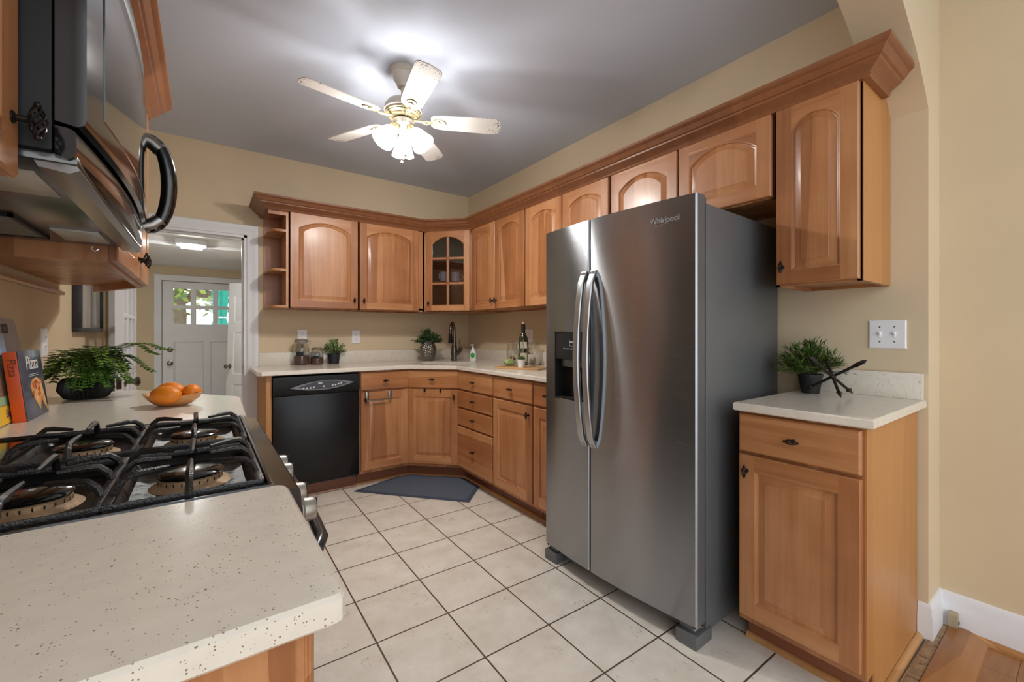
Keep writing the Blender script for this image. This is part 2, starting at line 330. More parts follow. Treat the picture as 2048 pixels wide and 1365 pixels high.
    b.m(1).box(x1-.022,x1-.0185,.012,.035,.86,.93)
    struct(b,'trim_4',[WHT,STN])
def sweep(b,path,prof,closed=False):
    """sweep (outward,z) profile along a plan path; outward = right of travel"""
    P=[Vector(p) for p in path]; rings=[]; N=len(P)
    for i in range(N):
        ds=[]
        if i>0: ds.append((P[i]-P[i-1]).normalized())
        if i<N-1: ds.append((P[i+1]-P[i]).normalized())
        ns=[Vector((d.y,-d.x)) for d in ds]; mv=sum(ns,Vector((0,0))); mv.normalize(); k=1/max(.3,mv.dot(ns[0]))
        rings.append([(P[i].x+mv.x*o*k,P[i].y+mv.y*o*k,z) for o,z in prof])
    return b.loft(rings)
walls()
# ---------------------------------------------------------------- cabinetry helpers
def arch_outline(x0,x1,z0,zs,rise,n=14):
    """counter-clockwise from bottom left; zs spring height; rise of the arc"""
    pts=[(x0,z0),(x1,z0)]
    if rise<=0: return pts+[(x1,zs),(x0,zs)]
    wd=(x1-x0)/2; rad=(wd*wd+rise*rise)/(2*rise); cx=(x0+x1)/2; cz=zs+rise-rad; a=math.asin(min(1,wd/rad))
    for i in range(n+1):
        t=a-2*a*i/n; pts.append((cx+rad*math.sin(t),cz+rad*math.cos(t)))
    return pts
def panel_door(x0,x1,z0,z1,yf,arch=0,t=.02,st=.056,glassed=False):
    b=MB(); c=.0035
    O=arch_outline(x0+st,x1-st,z0+st,z1-st-arch,arch)
    # slab sides with eased front edge
    outer=[(x0,z0),(x1,z0),(x1,z1),(x0,z1)]; inn=[(x0+c,z0+c),(x1-c,z0+c),(x1-c,z1-c),(x0+c,z1-c)]
    mid=[(x0+.0015,z0+.0015),(x1-.0015,z0+.0015),(x1-.0015,z1-.0015),(x0+.0015,z1-.0015)]
    b.loft([[(x,yf+t,z) for x,z in outer],[(x,yf+.010,z) for x,z in outer],[(x,yf+.009,z) for x,z in mid],[(x,yf+.007,z) for x,z in mid],[(x,yf+.006,z) for x,z in outer],[(x,yf+c,z) for x,z in outer],[(x,yf,z) for x,z in inn]],True,not glassed,False)
    # frame face
    X0,X1,Z0,Z1=x0+c,x1-c,z0+c,z1-c; a0,a1=O[0][0],O[1][0]; zb=O[0][1]
    def q(p): b.add([(x,yf,z) for x,z in p],[tuple(range(len(p)))])
    q([(X0,Z0),(a0,Z0),(a0,Z1),(X0,Z1)]); q([(a1,Z0),(X1,Z0),(X1,Z1),(a1,Z1)])
    b.m(1); q([(a0,Z0),(a1,Z0),(a1,zb),(a0,zb)])
    top=O[2:]
    for i in range(len(top)-1):
        q([top[i+1],top[i],(top[i][0],Z1),(top[i+1][0],Z1)])
    b.m(0)
    def off(d):
        return arch_outline(x0+st+d,x1-st-d,z0+st+d,z1-st-arch-d*(.75 if arch else 1),arch*(1-d*1.2) if arch else 0)
    R3=lambda o,y:[(x,yf+y,z) for x,z in o]
    if glassed:
        b.loft([R3(O,0),R3(off(.004),.002),R3(off(.007),.006),R3(off(.007),t)],True,False,False)
        xm=(x0+x1)/2; zt_=z1-st-.008; g=.009
        b.box(xm-g,xm+g,yf+.003,yf+.016,z0+st,zt_)
        hh=(z1-st-arch-z0-st); 
        for k in (1,2):
            zz=z0+st+hh*(k/3+.025*k*k); b.box(x0+st,x1-st,yf+.003,yf+.016,zz-g,zz+g)
        # back frame face
        def qb(p): b.add([(x,yf+t,z) for x,z in p],[tuple(range(len(p)))])
        qb([(x0,z0),(a0,z0),(a0,z1),(x0,z1)]); qb([(a1,z0),(x1,z0),(x1,z1),(a1,z1)]); qb([(a0,z0),(a1,z0),(a1,zb),(a0,zb)])
        for i in range(len(top)-1): qb([top[i+1],top[i],(top[i][0],z1),(top[i+1][0],z1)])
    else:
        b.loft([R3(O,0),R3(off(.004),.0015),R3(off(.007),.007),R3(off(.011),.0085),R3(off(.034),.002),R3(off(.036),.0005)],True,False,True)
    return b
def knob_mesh(b,x,y,z,vert=True,s=1.0):
    """open twisted-wire cage knob; long axis vertical or horizontal, standing on a short post"""
    L_,Rr=.0235*s,.0085*s; N=9
    for k in range(6):
        pts=[]
        for i in range(N):
            t=i/(N-1); a=2*PI*k/6+t*PI*1.1; r=Rr*math.sin(PI*(.08+.84*t)); l=(t-.5)*2*L_*.8
            p=(r*math.cos(a),r*math.sin(a),l)
            pts.append((x+p[0],y-.022*s+p[1],z+p[2]) if vert else (x+p[2],y-.022*s+p[1],z+p[0]))
        b.tube(pts,.0015*s,4)
    for sg in (-1,1):
        c=(x,y-.022*s,z+sg*L_*.88) if vert else (x+sg*L_*.88,y-.022*s,z)
        b.ball(c,.0042*s,n=8,m=5)
    b.tube([(x,y,z),(x,y-.014*s,z)],.0042*s,8); b.lathe([(.0075*s,0),(.0075*s,.002*s),(.004*s,.004*s)],10,mat=Matrix.Translation((x,y,z))@Matrix.Rotation(PI/2,4,'X'))
    return b
def add_door(root,x0,x1,z0,z1,yf,arch=0,knob=None,st=.056,t=.02,mats=None,glassed=False,kl=None):
    d=panel_door(x0,x1,z0,z1,yf,arch,t,st,glassed).build('door',mats or [WV,WH],root,.5)
    if glassed:
        MB().box(x0+st-.004,x1-st+.004,yf+.012,yf+.014,z0+st-.004,z1-st+.002).build('pane',GLD,d,0)
    if knob: knob_mesh(MB(),knob[0],yf,knob[1],True).build('knob',KNB,d,.8)
    return d
def add_drawer(root,x0,x1,z0,z1,yf,knob=True,t=.02):
    b=MB(); c=.005
    o=[(x0,z0),(x1,z0),(x1,z1),(x0,z1)]; i1=inset(o,.0015); i2=inset(o,c)
    b.loft([[(x,yf+t,z) for x,z in o],[(x,yf+.010,z) for x,z in o],[(x,yf+.009,z) for x,z in i1],[(x,yf+.007,z) for x,z in i1],[(x,yf+.006,z) for x,z in o],[(x,yf+c*.8,z) for x,z in o],[(x,yf,z) for x,z in i2]])
    d=b.build('drawer',WH,root,.5)
    if knob: knob_mesh(MB(),(x0+x1)/2,yf,(z0+z1)/2,False).build('knob',KNB,d,.8)
    return d
ZC=.884
def base_cab(label,loc,rz,wd,dep=.60,kind='dd',knob_side='r',group=None,toe=True,sides=(0,0),fill=0,name='base_cabinet',toe_ext=(0,0)):
    """local: x along the face, y into the wall, front of carcass at y=0"""
    r=thing(name,label,'cabinet',loc,rz,group)
    b=MB()
    if name=='corner_cabinet': b.box(0,wd,0,.02,.10,ZC).box(0,wd,.02,dep,.10,.70)
    else: b.box(0,wd,0,dep,.10,ZC)
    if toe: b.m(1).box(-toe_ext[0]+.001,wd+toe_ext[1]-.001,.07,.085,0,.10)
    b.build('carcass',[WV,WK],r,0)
    if sides[0] or sides[1]:
        b=MB()
        b.loft([[(xx,.0,.10),(xx,.07,.10),(xx,.07,0),(xx,dep,0),(xx,dep,ZC),(xx,0,ZC)] for xx in (wd,wd+.004)])
        b.build('side_panel',WS,r,0)
    g=.006; x0,x1=g+fill,wd-g; yf=-.02
    if kind=='dd':
        add_drawer(r,x0,x1,.735,.872,yf); kx=x1-.03 if knob_side=='r' else x0+.03
        add_door(r,x0,x1,.125,.722,yf,0,(kx,.665))
    elif kind=='4':
        for a,c in ((.735,.872),(.595,.722),(.452,.582),(.125,.440)): add_drawer(r,x0,x1,a,c,yf)
    elif kind=='none': pass
    return r
# ---------------------------------------------------------------- base run
tag(MB().box(-1.918,-1.882,-.61,-.002,0,ZC,.002).build('cabinet_gable',WS),'narrow upright wooden gable closing the base run left of the black dishwasher','cabinet')
base_cab('wooden base cabinet right of the dishwasher, a steel towel bar over its door',(-1.30,-.61,0),0,.385,kind='dd',knob_side='l',dep=.59,toe_ext=(0,.029))
rc=base_cab('diagonal corner base cabinet under the sink, two black hooks on its door',(-.915,-.61,0),-PI/4,.4313,kind='dd',knob_side='r',dep=.42,name='corner_cabinet',toe_ext=(.029,.029))
base_cab('wooden base cabinet of four stacked drawers right of the sink corner',(-.61,-.915,0),-PI/2,.51,kind='4',dep=.59,name='drawer_cabinet',toe_ext=(.029,0))
base_cab('wooden base cabinet with one drawer and door, between the four-drawer stack and the refrigerator cabinet',(-.61,-1.427,0),-PI/2,.443,kind='dd',knob_side='r',dep=.59)
base_cab('wooden base cabinet half hidden by the left edge of the refrigerator',(-.61,-1.872,0),-PI/2,.290,kind='dd',knob_side='r',dep=.59)
base_cab('narrow wooden base cabinet right of the refrigerator, under the potted plant',(-.61,-3.104,0),-PI/2,.378,kind='dd',knob_side='l',dep=.60,sides=(0,1))
base_cab('wooden base cabinet under the near left worktop, its end panel facing the camera',(-2.18,-3.44,0),PI/2,.345,kind='dd',knob_side='r',dep=.60)
# diagonal-ended cabinet beyond the range
r=thing('base_cabinet','wooden base cabinet beyond the gas range with a clipped corner','cabinet',(-2.18,-2.30,0))
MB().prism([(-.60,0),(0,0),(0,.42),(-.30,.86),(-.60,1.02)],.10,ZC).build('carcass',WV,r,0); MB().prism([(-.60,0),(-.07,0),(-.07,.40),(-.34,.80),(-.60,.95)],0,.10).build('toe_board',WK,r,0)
# towel bar hooked over a door
t=thing('towel_bar','brushed steel over-door towel bar on the cabinet right of the dishwasher','towel bar',(-1.165,-.652,.66))
b=MB(); b.tube([(-.098,0,0),(.098,0,0)],.005,10)
for s in (-1,1): b.box(s*.088-.012,s*.088+.012,-.003,.000,-.006,.066,.001).box(s*.088-.012,s*.088+.012,-.003,.018,.0645,.0665,.0005)
b.tf(Matrix.Translation((0,0,0))); b.build('bar',STN,t)
for s,lb in ((-1,'left'),(1,'right')):
    Mx=Matrix.Translation((-.915,-.61,0))@Matrix.Rotation(-PI/4,4,'Z')
    b=MB(); b.box(-.008,.008,-.0235,-.0205,.700,.7235,.0008).box(-.008,.008,-.0235,-.002,.7235,.7255,.0006); b.tube([(0,-.022,.703),(0,-.034,.700),(0,-.037,.708)],.003,6)
    o=b.tf(Mx@Matrix.Translation((.2157+s*.066,0,0))).build('door_hook',BLKM); tag(o,'small black over-door hook on the sink cabinet door, the %s one of the pair'%lb,'hook')
# quarter rounds at the toe kicks
q=[(0,0),(.018,0),(.017,.008),(.012,.014),(.006,.0175),(0,.018)]
b=MB(); sweep(b,[(-1.93,-.539),(-.886,-.539),(-.539,-.886),(-.539,-2.16)],q); struct(b,'trim_5',WQ)
b=MB(); sweep(b,[(-.539,-3.10),(-.539,-3.487),(-.004,-3.487)],q); struct(b,'trim_6',WQ)
# ---------------------------------------------------------------- worktops
def counter(name,pts,label,loc=(0,0,0),splash=(),hole=None):
    r=thing(name,label,'worktop',loc)
    if hole is None: MB().prism(pts,ZC,.914,.004).build('slab',CTR,r,.5)
    else:
        b=MB(); n=len(pts); e=.004; q=inset(pts,e)
        b.loft([[(x,y,ZC) for x,y in q],[(x,y,ZC+e) for x,y in pts],[(x,y,.914-e) for x,y in pts],[(x,y,.914) for x,y in q]],True,False,False)
        for z in (ZC,.914):
            bm=bmesh.new(); es=[]
            for loop in (q,hole):
                vs=[bm.verts.new((x,y,z)) for x,y in loop]; es+=[bm.edges.new((vs[i],vs[(i+1)%len(vs)])) for i in range(len(vs))]
            bmesh.ops.triangle_fill(bm,use_beauty=True,use_dissolve=False,edges=es); b.frombm(bm)
        b.loft([[(x,y,ZC) for x,y in hole],[(x,y,.914) for x,y in hole]],True,False,False)
        b.build('slab',CTR,r,.5)
    for sp in splash: MB().box(*sp,.914,1.016,.002).build('backsplash',CTR,r,.5)
    return r
def rot45(u,v): # u along the diagonal face, v toward the room corner, from the face middle
    cx,cy=-.791,-.791; a=math.sqrt(.5); return (cx+a*u+a*v,cy-a*u+a*v)
def rrect(w,h,r,n=5):
    out=[]
    for (cx,cy,a0) in ((w-r,h-r,0),(-w+r,h-r,PI/2),(-w+r,-h+r,PI),(w-r,-h+r,3*PI/2)):
        for i in range(n+1): a=a0+PI/2*i/n; out.append((cx+r*math.cos(a),cy+r*math.sin(a)))
    return out
hole=[rot45(u,v+.315) for u,v in rrect(.25,.17,.05)]
counter('countertop',[(-1.955,-.003),(-1.972,-.10),(-1.972,-.62),(-1.945,-.648),(-.934,-.648),(-.648,-.934),(-.648,-2.168),(-.003,-2.168),(-.003,-.003)][::1],'long cream quartz worktop bending around the sink corner, over the dishwasher',hole=hole,
  splash=[(-1.905,-.003,-.023,-.003),(-.023,-.003,-2.165,-.024)])
# sink
s=thing('sink','cream undermount sink sunk in the corner worktop','sink',(0,0,0)); b=MB()
h0=[rot45(u,v+.315) for u,v in rrect(.262,.182,.055)]; h1=[rot45(u,v+.315) for u,v in rrect(.25,.17,.06)]; h2=[rot45(u,v+.315) for u,v in rrect(.22,.14,.06)]
b.loft([[(x,y,.8835) for x,y in h0],[(x,y,.8835) for x,y in h1],[(x,y,.76) for x,y in h1],[(x,y,.73) for x,y in h2]],True,False,True)
sx,sy=rot45(0,.315)
b.build('basin',simple('sink_cream',(196,186,168),.3),s); MB().lathe([(.04,0),(.04,.003),(.025,.001)],20,(sx,sy,.731)).build('drain',STN,s)
counter('countertop',[(-.648,-3.098),(-.648,-3.512),(-.003,-3.512),(-.003,-3.098)],'small cream quartz worktop right of the refrigerator',splash=[(-.023,-.003,-3.505,-3.10)])
counter('countertop',[(-2.787,-3.472),(-2.148,-3.472),(-2.142,-3.470),(-2.138,-3.464),(-2.138,-3.11),(-2.142,-3.096),(-2.152,-3.088),(-2.787,-3.088)],'nearest cream quartz worktop, in the lower left foreground before the range')
counter('countertop',[(-2.787,-2.318),(-2.145,-2.318),(-2.135,-1.87),(-2.145,-1.835),(-2.50,-1.345),(-2.787,-1.345)],'cream quartz worktop beyond the range, holding fern and fruit bowl')
# ---------------------------------------------------------------- wall cabinets
ZU,ZT=1.363,2.098
def wall_cab(label,loc,rz,wd,doors,z0=ZU,z1=ZT,dep=.325,sidep=0,arch=.05,name='wall_cabinet',left=False):
    r=thing(name,label,'cabinet',loc,rz)
    b=MB(); b.box(0,wd,0,.018,z0,z1).box(0,wd,dep-.006,dep,z0,z1).box(0,.016,0,dep,z0,z1).box(wd-.016,wd,0,dep,z0,z1).box(0,wd,0,dep,z1-.018,z1).box(0,wd,0,dep,z0+.012,z0+.028)
    b.build('carcass',[WV],r,0)
    if sidep: MB().box(wd,wd+.003,0,dep,z0,z1).build('side_panel',WS,r,0)
    for d in doors:
        add_door(r,d[0],d[1],z0+.006,z1-.012,-.02,d[3] if len(d)>3 else arch,(d[2],z0+.075) if d[2] is not None else None)
    return r
D=.33
wall_cab('wall cabinet over the dishwasher, next to the open end shelves',(-1.742,-D,0),0,.512,[(.010,.506,.475)],dep=D-.004,arch=.058)
wall_cab('wall cabinet between the dishwasher wall cabinet and the glass-door corner one',(-1.229,-D,0),0,.584,[(.008,.520,.038)],dep=D-.004,arch=.058)
# open end shelves with rounded fronts
r=thing('end_shelf','open wooden end shelves with rounded corners, left end of the wall cabinets','shelf',(-1.742,0,0))
b=MB(); b.box(-.016,-.0,-D,-.004,ZU,ZT).box(-.132,-.016,-.010,-.004,ZU,ZT).box(-.132,-.016,-D,-.01,ZT-.018,ZT); b.box(-.132,-.016,-D,-D+.018,ZT-.045,ZT-.018); b.build('carcass',WV,r,0)
for z in (ZU,1.636,1.930):
    pts=[(-.016,-.010),(-.016,-D),(-.075,-D)]+[(-.075-.057*math.sin(a),-D+.057*(1-math.cos(a))*2.2) for a in [PI/2*i/6 for i in range(1,7)]]+[(-.132,-.010)]
    MB().prism(pts,z,z+.019,.002).build('shelf_board',WV,r,.5)
# corner cabinet with the glazed door
L_=math.hypot(.315,.315)
r=thing('corner_wall_cabinet','diagonal corner wall cabinet with a six-pane glass door','cabinet',(-.645,-D,0),-PI/4)
b=MB()
a=Matrix.Rotation(PI/4,4,'Z'); 
def W2L(x,y): v=a@Vector((x+.645,y+D,0)); return (v.x,v.y)
P5=[W2L(*p) for p in ((-.645,-D),(-D,-.645),(-.004,-.645),(-.004,-.004),(-.645,-.004))]
fz=.045
b.box(0,fz,0,.018,ZU,ZT).box(L_-fz,L_,0,.018,ZU,ZT).box(0,L_,0,.018,ZU,ZU+.045).box(0,L_,0,.018,ZT-.05,ZT)
b.prism(P5,ZU,ZU+.018).prism(P5,ZT-.018,ZT)
b.build('face_frame',WV,r,0)
b=MB()
for i in (1,2,3,4):
    p,q2=P5[i],P5[(i+1)%5]
    b.add([(p[0],p[1],ZU),(q2[0],q2[1],ZU),(q2[0],q2[1],ZT),(p[0],p[1],ZT)],[(0,1,2,3)])
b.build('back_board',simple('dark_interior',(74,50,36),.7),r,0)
Pi=inset(P5,.022)
for z in (1.626,1.842): MB().prism(Pi,z,z+.016).build('shelf_board',WD,r,0)
add_door(r,.022,L_-.022,ZU+.006,ZT-.012,-.02,.07,(.048,ZU+.075),st=.05,glassed=True)
wall_cab('two-door wall cabinet on the right wall, beside the glass corner cabinet',(-D,-.647,0),-PI/2,.776,[(.008,.376,.350),(.380,.768,.406)],dep=D-.004,arch=.045)
wall_cab('two-door wall cabinet on the right wall, just left of the refrigerator',(-D,-1.425,0),-PI/2,.808,[(.008,.400,.372),(.406,.800,.432)],dep=D-.004,arch=.045)
wall_cab('short two-door wall cabinet directly above the refrigerator',(-D,-2.235,0),-PI/2,.877,[(.010,.434,.405),(.443,.867,.472)],z0=1.735,dep=D-.004,arch=.06)
wall_cab('tall narrow wall cabinet at the right end of the run, above the small worktop',(-D,-3.114,0),-PI/2,.288,[(.008,.282,.034)],dep=D-.004,sidep=1,arch=.05)
# left wall cabinets
DL=.321
wall_cab('nearest wall cabinet at the left picture edge, before the microwave',(-2.465,-3.440,0),PI/2,.347,[(.008,.339,.314)],dep=DL)
wall_cab('short wall cabinet above the black microwave',(-2.465,-3.09,0),PI/2,.752,[(.008,.374,.34),(.378,.744,.41)],z0=1.832,dep=DL,arch=.03)
r=thing('wall_cabinet','wall cabinet beyond the microwave with an angled end','cabinet',(-2.465,-2.335,0),PI/2)
PL=[(0,0),(.80,0),(1.16,.19),(1.20,DL),(0,DL)]
b=MB(); b.prism(PL,ZU+.03,ZT); b.box(0,.80,0,.018,ZU,ZU+.03); b.box(0,.018,.018,DL,ZU,ZU+.03)
b.loft([[(.80,.0,z),(.80,.02,z),(1.15,.205,z),(1.16,.19,z)] for z in (ZU,ZU+.03)])
b.build('carcass',[WV],r,0)
add_door(r,.010,.478,ZU+.006,ZT-.012,-.02,.05,(.45,ZU+.075)); add_door(r,.483,.79,ZU+.006,ZT-.012,-.02,.05,(.515,ZU+.075))
# crown mouldings
CP=[(0,2.086),(.022,2.086),(.026,2.092),(.024,2.098),(.030,2.106),(.046,2.116),(.058,2.124),(.060,2.131),(.068,2.134),(.074,2.142),(.082,2.154),(.092,2.158),(.098,2.164),(.098,2.176),(0,2.176)]
CP=[(o,z-.006) for o,z in CP]
b=MB(); sweep(b,[(-1.874,-.004),(-1.874,-D),(-.645,-D),(-D,-.645),(-D,-3.405),(-.118,-3.405)],CP)
tag(b.build('crown_molding',WC,None,.5),'dark wooden crown molding along the back and right wall cabinets','molding')
b=MB(); sweep(b,[(-2.465,-3.44),(-2.465,-1.535),(-2.65,-1.17),(-2.787,-1.14)],CP)
tag(b.build('crown_molding',WC,None,.5),'dark wooden crown molding on the left wall cabinets above the microwave','molding')
b=MB(); b.loft([[(-2.788,y,1.345),(-2.774,y,1.345),(-2.770,y,1.352),(-2.772,y,1.361),(-2.788,y,1.361)] for y in (-2.33,-1.13)])
tag(b.build('light_rail',WQY,None,.5),'thin pale wooden strip on the left wall under the wall cabinet','molding')
# ---------------------------------------------------------------- dishwasher
r=thing('dishwasher','black built-in dishwasher with an eye-shaped control panel','dishwasher',(-1.592,-.61,0))
b=MB(); b.box(-.284,.284,.0,.57,.10,.868); b.build('body',BLKM,r,0)
MB().box(-.286,.286,-.022,0,.118,.738,.004).build('door',simple('dw_black',(13,13,15),.3,spec=.35),r,.5)
b=MB(); b.loft([[(x,0,.742),(x,-.024,.742),(x,-.030,.760),(x,-.030,.850),(x,-.024,.868),(x,0,.868)] for x in (-.286,.286)])
p=b.build('control_panel',BLKM,r,.4)
def eye(a,h1,h2,y,n=28,cx=.03,cz=.800,sk=.045):
    up=[(cx-a+2*a*i/n,) for i in range(n+1)]; P=[]
    for i in range(n+1):
        t=-1+2*i/n; P.append((cx+a*t,y,cz+h1*(1-t*t)+sk*t*a))
    for i in range(n-1,0,-1):
        t=-1+2*i/n; P.append((cx+a*t,y,cz-h2*(1-t*t)+sk*t*a))
    return P
MB().loft([eye(.215,.034,.034,-.030),eye(.213,.032,.032,-.033)]).build('grey_trim',simple('dw_grey',(118,118,120),.4,metal=.3),p,.4)
MB().loft([eye(.165,.030,.026,-.0325),eye(.165,.030,.026,-.0345)]).build('button_field',simple('dw_slate',(52,54,62),.35),p,.4)
btn=simple('button_pale',(206,206,200),.4)
b0=None
for i,(x,z) in enumerate([(-.10,.786),(-.078,.785),(-.056,.786),(-.034,.788),(.032,.792),(.092,.795),(.112,.798),(.132,.803),(.151,.808)]):
    M_=Matrix.Translation((x,-.0345,z))@Matrix.Rotation(PI/2,4,'X')
    MB().lathe([(.0065,0),(.006,.0015),(.003,.002)],14,mat=M_).build('button',btn,p,.8)
MB().box(-.005,.022,-.0352,-.0345,.812,.820).build('display',btn,p,0)
b=MB()
for k in range(3): b.box(-.250+k*.024,-.236+k*.024,-.0305,-.0300,.846,.850)
b.build('vent_slots',DARK,p,0)['kind']='stuff'
MB().box(-.284,.284,.055,.07,0,.10).build('toe_board',WK,r,0)
# ---------------------------------------------------------------- refrigerator
r=thing('refrigerator','stainless steel side-by-side refrigerator with water dispenser and long curved handles','refrigerator',(-.79,-2.62,0),R(1.6))
# local: x toward the wall, y along the front (+y = far side), front edge of the doors at x=0
Y0,Y1=-.415,.415; ZB,ZTp=.085,1.69
b=MB(); b.box(.068,.72,Y0+.004,Y1-.004,.035,1.665,.004); b.build('body',GRYP,r,.5)
MB().box(.05,.068,Y0+.012,Y1-.012,.10,1.66).build('gasket',DARK,r,0)
def bulge(y): t=y/.415; return -.030*(1-t*t)-.006
def bulge2(y,ya,yb):
    t=(y-ya)/(yb-ya); e=min(t,1-t)*(yb-ya); base=bulge(y)
    return base+ (.006*(1-min(1,e/.006))**2)
def curved_door(name,ya,yb,hole=None):
    ys=[ya,ya+.0015,ya+.003,ya+.006]+[ya+(yb-ya)*k/16 for k in range(1,16)]+[yb-.006,yb-.003,yb-.0015,yb]
    zs=[ZB,ZTp]
    if hole: ys=sorted(set(ys+[hole[0],hole[1]])); zs=[ZB,hole[2],hole[3],ZTp]; ys=[y for y in ys if y in(hole[0],hole[1]) or all(abs(y-h)>.004 for h in hole[:2])]
    b=MB(); n=len(ys); vs=[(bulge2(y,ya,yb),y,z) for z in zs for y in ys]; fs=[]
    for i in range(len(zs)-1):
        for j in range(n-1):
            if hole and i==1 and hole[0]-1e-6<=ys[j] and ys[j+1]<=hole[1]+1e-6: continue
            fs.append((i*n+j,i*n+j+1,(i+1)*n+j+1,(i+1)*n+j))
    b.add(vs,fs)
    for z,k in ((ZB,0),(ZTp,len(zs)-1)):
        o=[(bulge2(y,ya,yb),y,z) for y in ys]; b.add(o+[(.05,ys[-1],z),(.05,ys[0],z)],[tuple(range(n+2))])
    b.m(1)
    for y in (ya,yb): b.add([(bulge2(y,ya,yb),y,ZB),(.05,y,ZB),(.05,y,ZTp),(bulge2(y,ya,yb),y,ZTp)],[(0,1,2,3)])
    b.m(0).add([(.05,ya,ZB),(.05,yb,ZB),(.05,yb,ZTp),(.05,ya,ZTp)],[(0,1,2,3)])
    return b.build(name,[SS,GRYP],r,.35)
YS=.085
hz=(.115,.325,.85,1.178)
fz=curved_door('freezer_door',YS+.004,Y1,hz)
rf=curved_door('fridge_door',Y0,YS-.004)
# dispenser
b=MB(); y0,y1,z0,z1=hz; xb=.032
f0=bulge((y0+y1)/2)
b.box(xb,xb+.003,y0,y1,z0,z1).box(f0+.002,xb,y0-.002,y0+.003,z0,z1).box(f0+.004,xb,y1-.003,y1+.002,z0,z1).box(f0+.004,xb,y0,y1,z0-.002,z0+.006).box(f0,xb,y0,y1,z1-.004,z1+.002)
b.build('dispenser_bay',DARK,fz,0)
pz=1.045
b=MB(); n=8
b.loft([[(bulge(y0+(y1-y0)*k/n)-.003,y0+(y1-y0)*k/n,z),(xb*.2,y0+(y1-y0)*k/n,z)] for k in range(n+1) for z in (0,)][:0] or [[(bulge(y)-.003,y,pz),(bulge(y)-.003,y,z1-.012),(bulge(y)-.001,y,z1+.001),(.02,y,z1),(.02,y,pz)] for y in [y0-.002+(y1-y0+.004)*k/n for k in range(n+1)]])
cp=b.build('dispenser_panel',simple('dispenser_black',(30,32,36),.3),fz,.5)
ic=simple('icon_white',(190,200,205),.5)
yc=y0+.085; xf=bulge(yc)-.0045
b=MB(); b.tube([(xf,yc+.014,1.142),(xf,yc+.011,1.110),(xf,yc-.011,1.110),(xf,yc-.014,1.142)],.0014,4); b.box(xf-.0005,xf+.0008,yc-.011,yc+.011,1.124,1.134)
b.build('cup_icon',ic,cp,0)
for k in range(5):
    y=y0+.035+k*.026; MB().box(bulge(y)-.0042,bulge(y)-.002,y-.006,y+.006,1.094,1.099).build('button',ic,cp,0)
b=MB(); b.box(.000,.03,y0+.045,y1-.02,1.005,1.045,.003); b.build('nozzle_housing',simple('nozzle_grey',(120,124,128),.25,metal=.6),fz,.5)
b=MB(); b.loft([[(x,yc-.012-w_,z),(x,yc+.012+w_,z),(x+.004,yc+.012+w_,z),(x+.004,yc-.012-w_,z)] for x,z,w_ in ((.010,1.0,0),(.012,.965,.006),(.002,.925,.010))]); b.build('paddle',simple('paddle_grey',(150,152,156),.3),fz,.5)
b=MB(); 
b.tube([(bulge(y)-.0006,y,z) for y,z in ((y0-.002,z0+.012),(y0,z0+.004),(y0+.01,z0-.001),((y0+y1)/2,z0-.002),(y1-.01,z0-.001),(y1+.001,z0+.006),(y1+.002,z0+.02))],.0022,6); b.build('bay_trim',CHR,fz,.8)
def fr_handle(y,parent):
    zs=[.655,.70,.80,.95,1.06,1.18,1.30,1.40,1.455]; b=MB(); rings=[]
    for i,z in enumerate(zs):
        t=(z-.655)/.80; o=-.016-.046*math.sin(PI*t)**.75 if 0<t<1 else -.004
        x=bulge(y)+o; rings.append([(x,y-.017,z),(x-.004,y-.014,z),(x-.006,y,z),(x-.004,y+.014,z),(x,y+.017,z),(x+.014,y+.013,z),(x+.014,y-.013,z)])
    b.loft(rings)
    for z in (.672,1.438): b.box(bulge(y)-.018,bulge(y)+.012,y-.012,y+.012,z-.014,z+.014,.003)
    return b.build('handle',simple('handle_steel',(176,178,180),.32,metal=.9),parent,.5)
fr_handle(YS+.028,fz); fr_handle(YS-.030,rf)
# raised name badge with its ring
bm_=simple('badge_steel',(176,176,178),.35,metal=.3)
yb=-.292; Mb=Matrix.Translation((bulge(yb)-.0015,yb,1.612))@Matrix.Rotation(-PI/2+.102,4,'Z')@STAND
text_mesh('badge_text','Whirlpool',.032,bm_,rf,Mb,.0012,sx=.9)
b=MB(); b.tube([Mb@Vector((.040*math.cos(t)-.004,.017*math.sin(t)+.30*.040*math.cos(t),0)) for t in [2*PI*k/28 for k in range(12,27)]],.0009,5); b.build('badge_ring',bm_,rf,.8)
# hinge covers, grille, feet
b=MB(); b.box(.0,.085,Y0+.012,Y0+.062,1.665,1.692,.003); b.build('hinge_cover',GRYP,r,.5); MB().box(0,.085,Y1-.062,Y1-.012,1.665,1.692,.003).build('hinge_cover',GRYP,r,.5)
MB().box(.035,.07,Y0+.06,Y1-.06,.035,.080,.002).build('toe_grille',simple('grille_grey',(84,84,84),.5),r,.5)
for sgn,ye in ((1,Y1),(-1,Y0)):
    b=MB(); b.box(-.012,.10,ye-(.085 if sgn>0 else 0)-(.0 if sgn>0 else .002),ye+(.0 if sgn>0 else .085),.001,.052,.004).box(.005,.05,ye-(.075 if sgn>0 else -.02),ye-(.02 if sgn>0 else -.075),.052,.080,.003)
    f_=b.build('foot_cover',GRYP,r,.5)
    b=MB(); b.tube([(-.004,ye-sgn*.012,.070),(.02,ye-sgn*.008,.076),(.04,ye-sgn*.006,.072)],.006,8); b.build('hinge_pin',CHR,f_,.8)
# ---------------------------------------------------------------- gas range
r=thing('gas_range','black gas range with cast iron grates and grey knobs, between the left worktops','stove',(-2.115,-2.7025,0))
